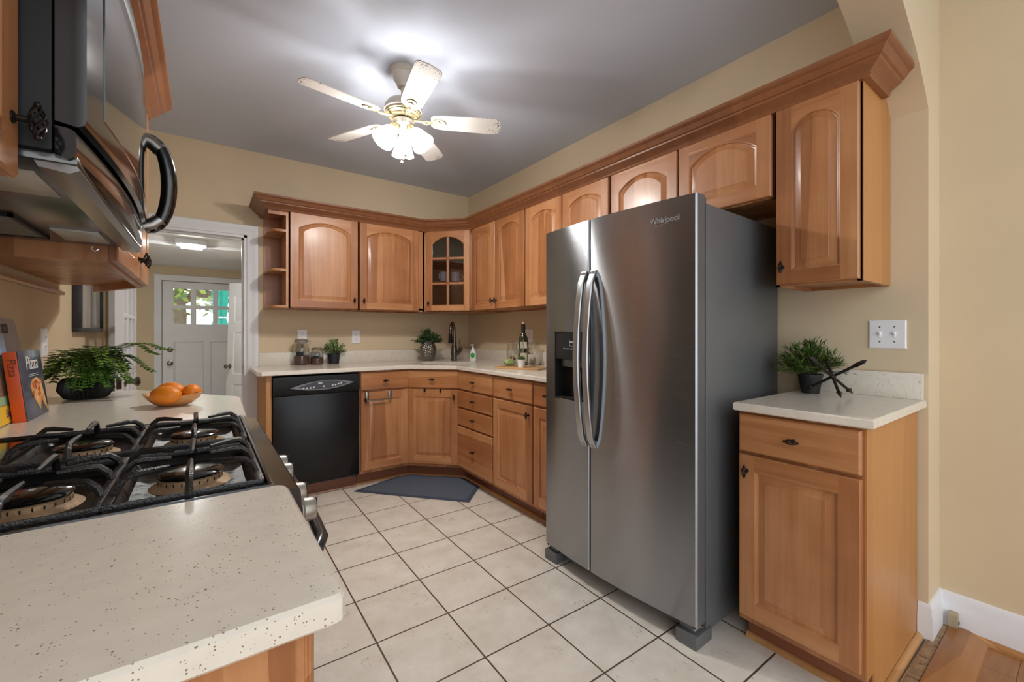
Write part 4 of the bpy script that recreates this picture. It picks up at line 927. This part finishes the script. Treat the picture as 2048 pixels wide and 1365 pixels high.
b.loft([E(.026,.018,0),E(.029,.021,.004),E(.028,.020,.05),E(.025,.018,.088),E(.018,.015,.102),E(.011,.011,.110)]).tf(M_).build('bottle',SOAP,t,.7)
MB().loft([[tuple(M_@Vector(((1.03)*.0285*math.sin(a)*1.0,-(1.03)*.0205*math.cos(a),.055+.024*s_*math.sqrt(max(0,1-(a/.75)**2)))) ) for s_ in (-1,1)] for a in [-.74+.148*k for k in range(11)]],False,False,False).build('label',GRN,t,.8)
b=MB(); b.lathe([(.011,.110),(.012,.124),(.005,.126),(.004,.146),(.007,.148),(.007,.154),(.002,.156)],16); b.tube([(0,0,.151),(-.028,-.006,.150),(-.032,-.007,.144)],.0035,8); b.build('pump',SOAP,t,.6)
# ---------------------------------------------------------------- glass jars
def jar(label,loc,h,r0,fill,seed):
    t=thing('storage_jar',label,'jar',loc,0)
    b=MB(); out=[(r0*.86,0),(r0*.98,.006),(r0,.02),(r0,h*.55),(r0*.93,h*.70),(r0*.78,h*.82),(r0*.76,h*.86)]
    b.lathe(out+[(r-.003,z+.001) for r,z in out[::-1]],28,caps=False); b.lathe([(r0*.86,0),(.001,.0005)],28,caps=False); b.build('glass_body',GLS,t,.7)
    MB().lathe([(r0*.80,h*.86),(r0*.84,h*.875),(r0*.84,h*.93),(r0*.80,h*.955),(r0*.60,h*1.0),(.002,h*1.0)],28).build('glass_lid',simple('lid_glass',(150,142,126),.12,spec=.7),t,.6)
    b=MB(); b.tube([(r0*.84*math.cos(a),r0*.84*math.sin(a),h*.875) for a in [2*PI*k/24 for k in range(24)]],.002,5,closed=True); b.tube([(r0*.86*math.cos(a),r0*.86*math.sin(a),h*.945) for a in [2*PI*k/24 for k in range(24)]],.0018,5,closed=True)
    b.tube([(r0*.85,0,h*.87),(r0*1.12,0,h*.90),(r0*1.1,0,h*.82),(r0*.95,0,h*.78)],.0018,5); b.tube([(-r0*.85,0,h*.875),(-r0*1.10,0,h*.91),(-r0*.86,0,h*.945)],.0018,5); b.build('wire_clasp',STN,t,.8)
    b=MB(); A=[-PI/2-.45+.9*k/8-.35 for k in range(9)]
    b.loft([[(r0*1.012*math.cos(a),r0*1.012*math.sin(a),z) for z in (h*.36,h*.52)] for a in A],False,False,False); b.build('chalk_label',simple('chalk_black',(26,28,34),.8),t,.8)
    b=MB(); fz=fill*h
    b.lathe([(r0*.80,.004),(r0*.94,.008),(r0*.95,.02),(r0*.95,fz*.9),(r0*.80,fz),(.002,fz*1.02)],28)
    b.build('dried_beans',simple('beans_brown',(104,66,52),.7,bump=1.0,bscale=160,var=.55,vscale=120),t,.6)['kind']='stuff'
jar('tall clip-top glass jar with a black label, one third full of brown beans',(-1.614,-.092,ZCt),.212,.060,.36,1)
jar('short clip-top glass jar with a black label, beside the tall jar',(-1.497,-.095,ZCt),.140,.050,.42,2)
# ---------------------------------------------------------------- plants
def leaf_card(b,p,d,up,L_,w_,fold=.25,n=3):
    """a pointed leaf with a folded midrib and a slight droop"""
    d=Vector(d).normalized(); s_=d.cross(Vector(up)); 
    if s_.length<1e-4: s_=d.orthogonal()
    s_.normalize(); u=s_.cross(d).normalized(); p=Vector(p)
    mid=p+d*L_*.5-u*w_*fold; tip=p+d*L_-u*L_*.12
    b.add([p,mid+s_*w_*.5+u*w_*fold,mid,mid-s_*w_*.5+u*w_*fold,tip],[(0,1,2),(0,2,3),(1,4,2),(2,4,3)])
def bush(t,c,rx,rz,n,L_,w_,mat,rnd,stems=26,top=None,asp=0):
    b=MB(); st=MB()
    for _ in range(stems):
        a=rnd.uniform(0,2*PI); e=rnd.uniform(.15,1.5); d=Vector((math.cos(a)*math.cos(e),math.sin(a)*math.cos(e),math.sin(e)))
        tip=Vector((d.x*rx,d.y*rx,d.z*rz))*rnd.uniform(.78,1.05)
        pts=[Vector((0,0,0)),tip*.5+Vector((0,0,rz*.12)),tip]; st.tube([Vector(c)+p for p in pts],.0011,4)
        for k in range(n//stems):
            q=rnd.uniform(.3,1.02); p=(pts[0]*(1-q)**2+pts[1]*2*q*(1-q)+pts[2]*q*q)
            dd=(tip.normalized()+Vector((rnd.uniform(-1,1),rnd.uniform(-1,1),rnd.uniform(-.6,.9)))*.9).normalized()
            leaf_card(b,Vector(c)+p,dd,(rnd.uniform(-.4,.4),rnd.uniform(-.4,.4),1),L_*rnd.uniform(.7,1.25),w_*rnd.uniform(.8,1.2))
    st.build('stems',simple('stem_green',(70,84,44),.7),t,.8)['kind']='stuff'; f_=b.build('foliage',mat,t,0); return f_
SOIL=simple('soil_brown',(52,40,32),.95,bump=.8,bscale=200,var=.4,vscale=120)
def pot(t,r0,r1,h,mat,n=28,rim=.004,ribs=0):
    b=MB()
    def ring(r,z):
        return [((r*(1+(.035*abs(math.sin(ribs*a/2)) if ribs else 0)))*math.cos(a),(r*(1+(.035*abs(math.sin(ribs*a/2)) if ribs else 0)))*math.sin(a),z) for a in [2*PI*k/(n if not ribs else ribs*6) for k in range(n if not ribs else ribs*6)]]
    b.loft([ring(r0,0),ring(r1-.002,h*.86),ring(r1,h*.86),ring(r1+.001,h),ring(r1-rim,h),ring(r1-rim-.001,h*.88)]); b.build('pot',mat,t,.5)
    MB().lathe([(r1-rim-.002,h*.88),(.002,h*.91)],24).build('soil',SOIL,t,.6)
rnd=random.Random(3)
t=thing('potted_plant','small bushy green plant in a black pot beside the glass jars','plant',(-1.362,-.088,ZCt)); pot(t,.040,.050,.085,simple('pot_black',(24,27,34),.5))
bush(t,(0,0,.075),.112,.125,1100,.020,.011,leafmat('leaf_variegated',(60,96,48),(178,196,140)),rnd,40)
t=thing('potted_plant','leafy green plant in a round hammered silver vase, left of the faucet','plant',(-.560,-.215,ZCt))
hm=simple('hammered_silver',(150,146,140),.22,metal=1); n_=hm.node_tree; p_=n_.nodes['Principled BSDF']
v=n_.nodes.new('ShaderNodeTexVoronoi'); v.inputs['Scale'].default_value=95; tc=n_.nodes.new('ShaderNodeTexCoord'); n_.links.new(tc.outputs['Object'],v.inputs[0]); bu=n_.nodes.new('ShaderNodeBump'); bu.inputs['Strength'].default_value=1; bu.inputs['Distance'].default_value=.006; n_.links.new(v.outputs['Distance'],bu.inputs['Height']); n_.links.new(bu.outputs[0],p_.inputs['Normal'])
MB().lathe([(.048,0),(.056,.006),(.070,.04),(.078,.08),(.078,.11),(.068,.145),(.058,.172),(.056,.178),(.052,.176),(.056,.16),(.02,.155)],36).build('vase',hm,t,.7)
bush(t,(0,0,.155),.125,.12,760,.036,.019,leafmat('leaf_dark',(34,62,32),(92,124,70)),rnd,34)
t=thing('potted_plant','spiky-leaved dark green plant in a black pot on the small right worktop','plant',(-.135,-3.170,ZCt)); pot(t,.033,.046,.082,simple('pot_black2',(26,26,27),.45))
bush(t,(0,0,.07),.135,.145,1150,.040,.0075,leafmat('leaf_spiky',(30,52,20),(104,130,52)),rnd,60)
# fern on the left worktop
t=thing('potted_fern','fern with long arching fronds in a ribbed black bowl on the far left worktop','plant',(-2.632,-1.555,ZCt))
b=MB(); nn=144
def rb(r,z): return [((r*(1+.045*math.cos(36*a)))*math.cos(a),(r*(1+.045*math.cos(36*a)))*math.sin(a),z) for a in [2*PI*k/nn for k in range(nn)]]
b.loft([rb(.045,0),rb(.062,.004),rb(.080,.035),rb(.076,.065),rb(.064,.082),rb(.060,.082),rb(.058,.07)]); b.build('pot',simple('pot_ribbed_black',(24,25,26),.45),t,.7)
MB().lathe([(.059,.070),(.002,.074)],24).build('soil',SOIL,t,.6)
FERN=leafmat('leaf_fern',(44,74,28),(124,158,64)); FER2=leafmat('leaf_fern_bright',(70,140,40),(150,196,84))
def frond(c,az,reach,rise,droop,n=15,lf=.014,mat=FERN,sub=True):
    b=MB(); pts=[]
    for k in range(n+1):
        q=k/n; x=reach*q; z=rise*math.sin(min(1,q*1.15)*PI*.62)-droop*q*q; pts.append(Vector((c[0]+x*math.cos(az),c[1]+x*math.sin(az),max(.006+.05*(q<.4),c[2]+z))))
    b.tube(pts[::2]+[pts[-1]],.0011,4); side=Vector((-math.sin(az),math.cos(az),0))
    for k in range(2,n+1):
        q=k/n; L_=(.052 if sub else lf*1.5)*(1.05-q*.85)*(.5+q if q<.5 else 1)
        for s_ in (-1,1):
            d=(side*s_*.85+(pts[k]-pts[k-1]).normalized()*.6+Vector((0,0,-.12))).normalized()
            if sub:
                m_=max(2,int(L_/.0085))
                for j in range(1,m_+1):
                    pp=pts[k]+d*L_*j/m_
                    for s2 in (-1,1):
                        dd=(d*.6+(d.cross(Vector((0,0,1)))).normalized()*s2*.8).normalized(); leaf_card(b,pp,dd,(0,0,1),lf*rnd.uniform(.9,1.3),lf*1.15,.12)
            else: leaf_card(b,pts[k],d,(0,0,1),L_,L_*.45,.15)
    return b.build('frond',mat,t,0)
rnd=random.Random(11)
for k in range(17):
    az=2*PI*k/17+rnd.uniform(-.15,.15); frond((0,0,.072),az,rnd.uniform(.09,.15),rnd.uniform(.10,.165),rnd.uniform(.05,.12))
for az,re,ri,dr in ((-.25,.27,.16,.03),(-.05,.20,.13,.09),(-.75,.19,.13,.12),(.3,.22,.17,.06),(-1.1,.15,.17,.09)): frond((0,0,.072),az,re,ri,dr,n=19)
for k in range(9):
    az=-1.9+k*.28; frond((0,0,.075),az,rnd.uniform(.075,.11),.075,rnd.uniform(.06,.10),n=16,lf=.010,mat=FER2,sub=True)
# ---------------------------------------------------------------- metal arrow sculpture
t=thing('arrow_sculpture','dark metal sculpture of three crossed arrows on the small right worktop','sculpture',(-.205,-3.272,ZCt))
hub=Vector((0,0,.083)); AM=simple('arrow_metal',(44,38,34),.42,metal=.6,bump=.4,bscale=150)
for a_,lab in ((Vector((-.055,-.045,-.076)),0),(Vector((.095,-.040,-.072)),1),(Vector((.01,.100,-.064)),2)):
    d=a_.normalized(); Lb=a_.length; tip2=hub-d*Lb*(1.02 if lab!=0 else 1.0)
    b=MB(); b.tube([hub+a_*.80,tip2-(-d)*.02],.0055,8)
    q=d.orthogonal().normalized(); w_=d.cross(q)
    # head
    e0=hub+a_; 
    for side in (q,):
        b.loft([[e0-d*.034+q*.004,e0-d*.034+w_*.004,e0-d*.034-q*.004,e0-d*.034-w_*.004],[e0-d*.027+q*.011,e0-d*.027+w_*.011,e0-d*.027-q*.011,e0-d*.027-w_*.011],[e0+q*.0005,e0+w_*.0005,e0-q*.0005,e0-w_*.0005]])
    f0=tip2
    b.loft([[f0+d*.040+q*.004,f0+d*.040+w_*.004,f0+d*.040-q*.004,f0+d*.040-w_*.004],[f0+d*.030+q*.011,f0+d*.030+w_*.011,f0+d*.030-q*.011,f0+d*.030-w_*.011],[f0+q*.010,f0+w_*.010,f0-q*.010,f0-w_*.010],[f0-d*.012+q*.001,f0-d*.012+w_*.001,f0-d*.012-q*.001,f0-d*.012-w_*.001]])
    b.build('arrow',AM,t,.5)
MB().ball(hub,.010,n=14,m=8).build('hub',AM,t,.8)
# ---------------------------------------------------------------- tray with wine things
tr_c=Vector((-.36,-1.42,ZCt))
t=thing('serving_board','pale wooden serving board under the wine glasses on the worktop','board',tr_c,R(-68))
MB().prism(rrect(.185,.105,.012),0,.012,.002).build('board',LWD,t,.5)
zt=ZCt+.0125
t=thing('wine_bottle','dark wine bottle with a cream label and a cork on the serving board','bottle',(-.262,-1.295,zt))
b=MB(); b.lathe([(.034,0),(.0385,.004),(.0385,.185),(.034,.212),(.020,.238),(.0145,.250),(.0145,.300),(.0155,.302),(.0155,.312),(.0135,.313)],28).build('glass_body',simple('bottle_green',(34,40,20),.08,coat=.8,spec=.8),t,.7)
MB().lathe([(.0152,.250),(.0162,.302),(.0162,.312),(.0150,.3135)],24).build('foil',simple('foil_black',(20,22,28),.35),t,.6)
MB().lathe([(.0095,.313),(.0105,.330),(.0100,.334),(.001,.334)],16).build('cork',simple('cork',(200,160,116),.8,var=.2,vscale=120),t,.6)
A=[R(-160)+R(80)*k/8 for k in range(9)]; lab=simple('label_cream',(222,216,192),.7)
for z0,z1 in ((.130,.178),(.03,.095)):
    MB().loft([[(.0392*math.cos(a),.0392*math.sin(a),z) for z in (z0,z1)] for a in A],False,False,False).build('label',lab,t,.8)
def wine_glass(label,loc,group=None):
    t=thing('wine_glass',label,'wine glass',loc,0,group)
    b=MB(); out=[(.034,0),(.034,.0015),(.010,.006),(.004,.012),(.0035,.075),(.006,.082),(.028,.094),(.044,.120),(.046,.140),(.041,.168),(.0375,.182)]
    b.lathe(out+[(r-.0012,z+.0004) for r,z in out[::-1][:5]],32,caps=False); b.lathe([(.034,0),(.0005,.0002)],24,caps=False); b.build('glass_body',GLS,t,.8)
wine_glass('empty stemmed wine glass standing in front of the wine bottle',(-.360,-1.362,zt)); wine_glass('empty stemmed wine glass at the right end of the serving board, next to the refrigerator',(-.300,-1.470,zt))
t=thing('potted_succulent','small green succulent in a white square-ish pot on the serving board','plant',(-.418,-1.478,zt)); pot(t,.024,.031,.058,simple('pot_white',(232,230,224),.4))
b=MB(); rnd=random.Random(5)
for k in range(26):
    a=k*2.4; e=1.35-k*.045; leaf_card(b,(0,0,.052),(math.cos(a)*math.cos(e),math.sin(a)*math.cos(e),math.sin(e)),(0,0,1),.040,.018,.3)
b.build('foliage',leafmat('leaf_succ',(50,84,40),(126,150,78)),t,0)
t=thing('artichoke','pale green artificial artichoke lying on the left end of the serving board','decoration',(-.385,-1.285,zt))
b=MB()
for k in range(60):
    a=k*2.39996; e=PI/2-math.sqrt(k/60)*2.3; d=Vector((math.cos(a)*math.cos(e),math.sin(a)*math.cos(e),math.sin(e))); b.ball(Vector((0,0,.026))+Vector((d.x*.034,d.y*.034,d.z*.020)),.0095,.0095,.008,8,5)
b.build('scales',leafmat('leaf_arti',(120,150,84),(196,212,150)),t,.8)['kind']='stuff'
b=MB()
for k in range(7):
    a=R(90)+k*.22; leaf_card(b,(0,0,.012),(math.cos(a),math.sin(a),.15),(0,0,1),.062,.026,.2)
b.build('leaves',leafmat('leaf_arti2',(44,100,50),(90,150,80)),t,0)
t=thing('glass_jar','open glass jar of wine corks with a wire rim behind the artichoke','jar',(-.165,-1.02,ZCt))
b=MB(); out=[(.045,0),(.050,.004),(.050,.125),(.040,.142),(.040,.158),(.043,.160)]; b.lathe(out+[(r-.002,z+.0005) for r,z in out[::-1]],28,caps=False); b.lathe([(.045,0),(.0005,.0003)],24,caps=False); b.build('glass_body',GLS,t,.7)
b=MB(); b.tube([(.044*math.cos(a),.044*math.sin(a),.160) for a in [2*PI*k/24 for k in range(24)]],.0018,5,closed=True); b.tube([(-.045,0,.15),(-.054,0,.165),(-.040,0,.180),(.03,0,.182)],.0016,5); b.build('wire_clasp',STN,t,.8)
b=MB(); rnd=random.Random(9)
for k in range(26):
    a=rnd.uniform(0,2*PI); r_=rnd.uniform(0,.033); z=rnd.uniform(.012,.058); d=Vector((rnd.uniform(-1,1),rnd.uniform(-1,1),rnd.uniform(-.5,.5))).normalized()*.016; p=Vector((r_*math.cos(a),r_*math.sin(a),z)); b.tube([p-d*.7,p+d*.7],.009,8)
b.build('corks',simple('cork_mix',(168,112,84),.8,var=.35,vscale=50),t,.6)['kind']='stuff'
t=thing('potted_plant','small green sprig plant in a clear glass behind the wine bottle','plant',(-.150,-1.155,ZCt))
MB().lathe([(.022,0),(.030,.07),(.028,.07),(.020,.004)],20,caps=False).build('glass_pot',simple('kraft_pot',(168,132,104),.8),t,.7)
bush(t,(0,0,.065),.048,.085,180,.030,.017,leafmat('leaf_sprig',(56,96,50),(150,180,120)),random.Random(4),14)
# mugs in the glass cabinet
def mug(label,loc,rz):
    t=thing('mug',label,'mug',loc,rz,'mugs behind the glass door'); b=MB()
    b.lathe([(.034,0),(.038,.004),(.041,.085),(.038,.085),(.036,.008),(.001,.006)],24).build('body',simple('mug_white',(214,214,212),.35),t,.6)
    MB().tube([(.038,0,.068),(.060,0,.066),(.066,0,.045),(.058,0,.024),(.037,0,.020)],.0045,8).build('handle',MAT['mug_white'],t,.8)
mug('white mug on the middle shelf of the glass cabinet, behind the left panes',(-.480,-.385,1.6425),R(200)); mug('white mug with its handle to the right, behind the right panes of the glass cabinet',(-.385,-.435,1.6425),R(-30))
# ---------------------------------------------------------------- fruit bowl
BX,BY=-2.345,-1.965
t=thing('fruit_bowl','pale wooden boat-shaped bowl holding three oranges','bowl',(BX,BY,ZCt),R(-26))
def boat(s_,z,lift): 
    lift*=.5
    return [((.092*math.cos(a))*s_,(.062*math.sin(a)*(1-.25*math.cos(a)**2))*s_,z+lift*math.cos(a)**2*abs(math.cos(a))) for a in [2*PI*k/40 for k in range(40)]]
b=MB(); b.loft([boat(.45,0,0),boat(.62,.004,.002),boat(.82,.016,.008),boat(.95,.028,.012),boat(1.0,.036,.014),boat(.96,.037,.014),boat(.88,.026,.010),boat(.7,.013,.004),boat(.4,.008,0)],True,True,True); b.build('bowl',[BWL],t,.8)
def orange(label,loc,rx,ry,rz_,rot):
    t=thing('orange',label,'orange',loc,0,'oranges in the bowl'); M3=Matrix.Rotation(rot,3,'Z')
    MB().ball((0,0,0),rx,ry,rz_,28,20,M3).build('fruit',ORG,t,.9)
    p=M3@Vector((rx,0,0)); MB().ball(p*.985,.004,.004,.003,10,6).build('stem_dimple',simple('stem_brown',(150,104,50),.8),t,.8)
orange('long oval orange at the front of the wooden bowl',(-2.362,-2.010,ZCt+.0415),.049,.033,.0325,R(-32))
orange('orange at the back left of the wooden bowl, partly hidden by the front one',(-2.352,-1.940,ZCt+.046),.046,.034,.034,R(-26))
orange('orange at the right end of the wooden bowl',(-2.290,-1.975,ZCt+.0435),.030,.029,.029,R(-60))
# ---------------------------------------------------------------- board and cookbooks
def leaning(name,label,cat,yb,ye,xb,hgt,th,lean):
    """upright slab: spine edge toward the camera, back leaning to the left wall. local x=thickness(toward room), y=width, z=height"""
    t=thing(name,label,cat,(xb,yb,ZCt+.0008)); t.rotation_euler=(0,-lean,0); return t
t=leaning('cutting_board','dark walnut cutting board with a hand slot leaning on the left wall','cutting board',-2.06,-1.80,-2.746,.31,.02,R(6.5))
o=[(.0,0),(.27,0),(.262,.16),(.245,.285),(.238,.296),(.225,.302),(.06,.305),(.045,.300),(.035,.285),(.008,.16)]
slot=[(.115,.262),(.122,.255),(.168,.255),(.175,.262),(.175,.278),(.168,.285),(.122,.285),(.115,.278)]
b=MB()
for x in (0,.020):
    bm=bmesh.new(); es=[]
    for loop in (o,slot):
        vs=[bm.verts.new((x,y,z)) for y,z in loop]; es+=[bm.edges.new((vs[i],vs[(i+1)%len(vs)])) for i in range(len(vs))]
    bmesh.ops.triangle_fill(bm,use_beauty=True,use_dissolve=False,edges=es); b.frombm(bm)
for loop in (o,slot): b.loft([[(x,y,z) for y,z in loop] for x in (0,.020)],True,False,False)
b.build('board',BRD,t,.5)
PAGE=simple('paper_edge',(232,226,212),.8)
def book(label,loc,w_,h_,th,lean,cover,spine):
    t=thing('cookbook',label,'book',loc); t.rotation_euler=(0,-lean,0)
    MB().box(-th+.003,-.003,.003,w_-.003,.003,h_-.003).build('pages',PAGE,t,0)
    b=MB(); b.box(-.003,0,0,w_,0,h_,.0008).m(1).box(-th,-.003,-.002,.003,0,h_,.001).m(0).box(-th,-th+.003,0,w_,0,h_,.0008); b.build('cover',[cover,spine],t,.5)
    return t
NV=simple('cover_navy',(74,82,104),.3,var=.35,vscale=14,coat=.3)
t=book('cookbook with an orange spine and a pizza on its cover',(-2.668,-2.085,ZCt+.0008),.205,.205,.030,R(6),NV,simple('spine_orange',(232,96,36),.4))
CX=Matrix.Rotation(PI/2,4,'Z')@STAND   # stands text up facing +X, reading toward +Y
text_mesh('title','Pizza',.058,simple('ink_white',(236,234,228),.5),t,Matrix.Translation((.0012,.10,.165))@CX,.0004,shear=.25,sx=.95)
text_mesh('spine_title','Pizza',.026,simple('ink_brown',(140,48,20),.5),t,Matrix.Translation((-.015,-.003,.160))@STAND@Matrix.Rotation(-PI/2,4,'Z'),.0004,shear=.2)
b=MB()
for z in (.126,.131): b.box(0,.0006,.06,.15,z,z+.0012)
b.build('rule_lines',MAT['ink_white'],t,0)
CR=simple('pizza_crust',(222,170,110),.6,var=.3,vscale=40); TP=simple('pizza_topping',(206,92,50),.5,var=.4,vscale=50)
MB().loft([[(x,y,z) for y,z in ((.060,.095),(.085,.115),(.13,.120),(.165,.105),(.180,.060),(.196,.004),(.150,.050),(.125,.020),(.085,.055))] for x in (.0,.0010)]).build('pizza_picture',CR,t,0)
b=MB(); rnd=random.Random(2)
for k in range(26):
    y,z=rnd.uniform(.075,.18),rnd.uniform(.05,.112)
    if z<.06 and y<.12: continue
    b.add([(.0013,y+.008*rnd.uniform(.5,1)*math.cos(a),z+.006*math.sin(a)) for a in [2*PI*q/7 for q in range(7)]],[tuple(range(7))])
b.build('pizza_toppings',TP,t,0)['kind']='stuff'
t=book('cookbook with a yellow band at the foot of its cover, at the left picture edge',(-2.702,-2.300,ZCt+.0008),.285,.258,.019,R(7.5),simple('cover_food',(150,120,104),.35,var=.5,vscale=12,coat=.3),simple('spine_yellow',(226,186,50),.5))
MB().box(0,.0008,.002,.284,.002,.052).build('yellow_band',simple('band_yellow',(240,198,62),.5),t,0)
MB().box(0,.0008,.002,.284,.054,.078).build('green_band',simple('band_green',(150,190,150),.5),t,0)
MB().box(0,.0008,.002,.284,.19,.253).build('blue_band',simple('band_blue',(150,172,200),.5,var=.3,vscale=20),t,0)
text_mesh('title','Easy',.030,simple('ink_violet',(90,50,120),.5),t,Matrix.Translation((.0014,.215,.028))@CX,.0003,shear=.3)
text_mesh('subtitle','FRANCE',.030,MAT['ink_white'],t,Matrix.Translation((.0014,.225,.205))@CX,.0003) if False else None
# ---------------------------------------------------------------- picture on the left wall
t=thing('framed_picture','black deep-framed picture on the left wall beyond the cabinets','picture',(XL,-.62,1.44),PI/2)
w2,h2=.285,.262
b=MB(); b.box(-w2,w2,-.036,-.001,h2-.022,h2,.001).box(-w2,w2,-.036,-.001,-h2,-h2+.022,.001).box(-w2,-w2+.022,-.036,-.001,-h2+.022,h2-.022,.001).box(w2-.022,w2,-.036,-.001,-h2+.022,h2-.022,.001); b.build('frame',simple('frame_black',(38,38,40),.35),t,.4)
MB().box(-w2+.022,w2-.022,-.024,-.020,-h2+.022,h2-.022).build('print',wood('print_streaks',(110,104,96),(176,166,150),(200,196,186),'z',rough=.5,stave=30,coat=.6,fine=.6),t,0)
# ---------------------------------------------------------------- rug, corner plug
t=[(-1.360,-.672),(-.890,-.520),(-.592,-.765),(-.520,-1.095),(-.770,-1.345)]
b=MB(); b.prism(t,.0005,.007,.002)
o=b.build('floor_mat',RUGE,None,.5); tag(o,'dark blue denim five-sided mat on the tiles before the sink corner','mat')
i1=inset(t,.028); MB().prism(i1,.007,.0078,.0003).build('woven_field',RUGM,o,.5)
t=thing('rubber_stop','small beige rubber door stop block by the baseboard corner','door stop',(.166,-3.560,-.004))
b=MB(); b.loft([[(x*k+.0,y*k2,z) for x,y in ((-.018,-.014),(.016,-.014),(.016,.014),(-.018,.014))] for z,k,k2 in ((0,.9,.95),(.008,1,1),(.060,1,1),(.068,.8,.8))]); b.build('block',simple('rubber_beige',(168,154,126),.7),t,.4)
MB().lathe([(.007,0),(.007,.002),(.001,.002)],12,mat=Matrix.Translation((0,-.0140,.028))@Matrix.Rotation(PI/2,4,'X')).build('screw_hole',DARK,t,0)
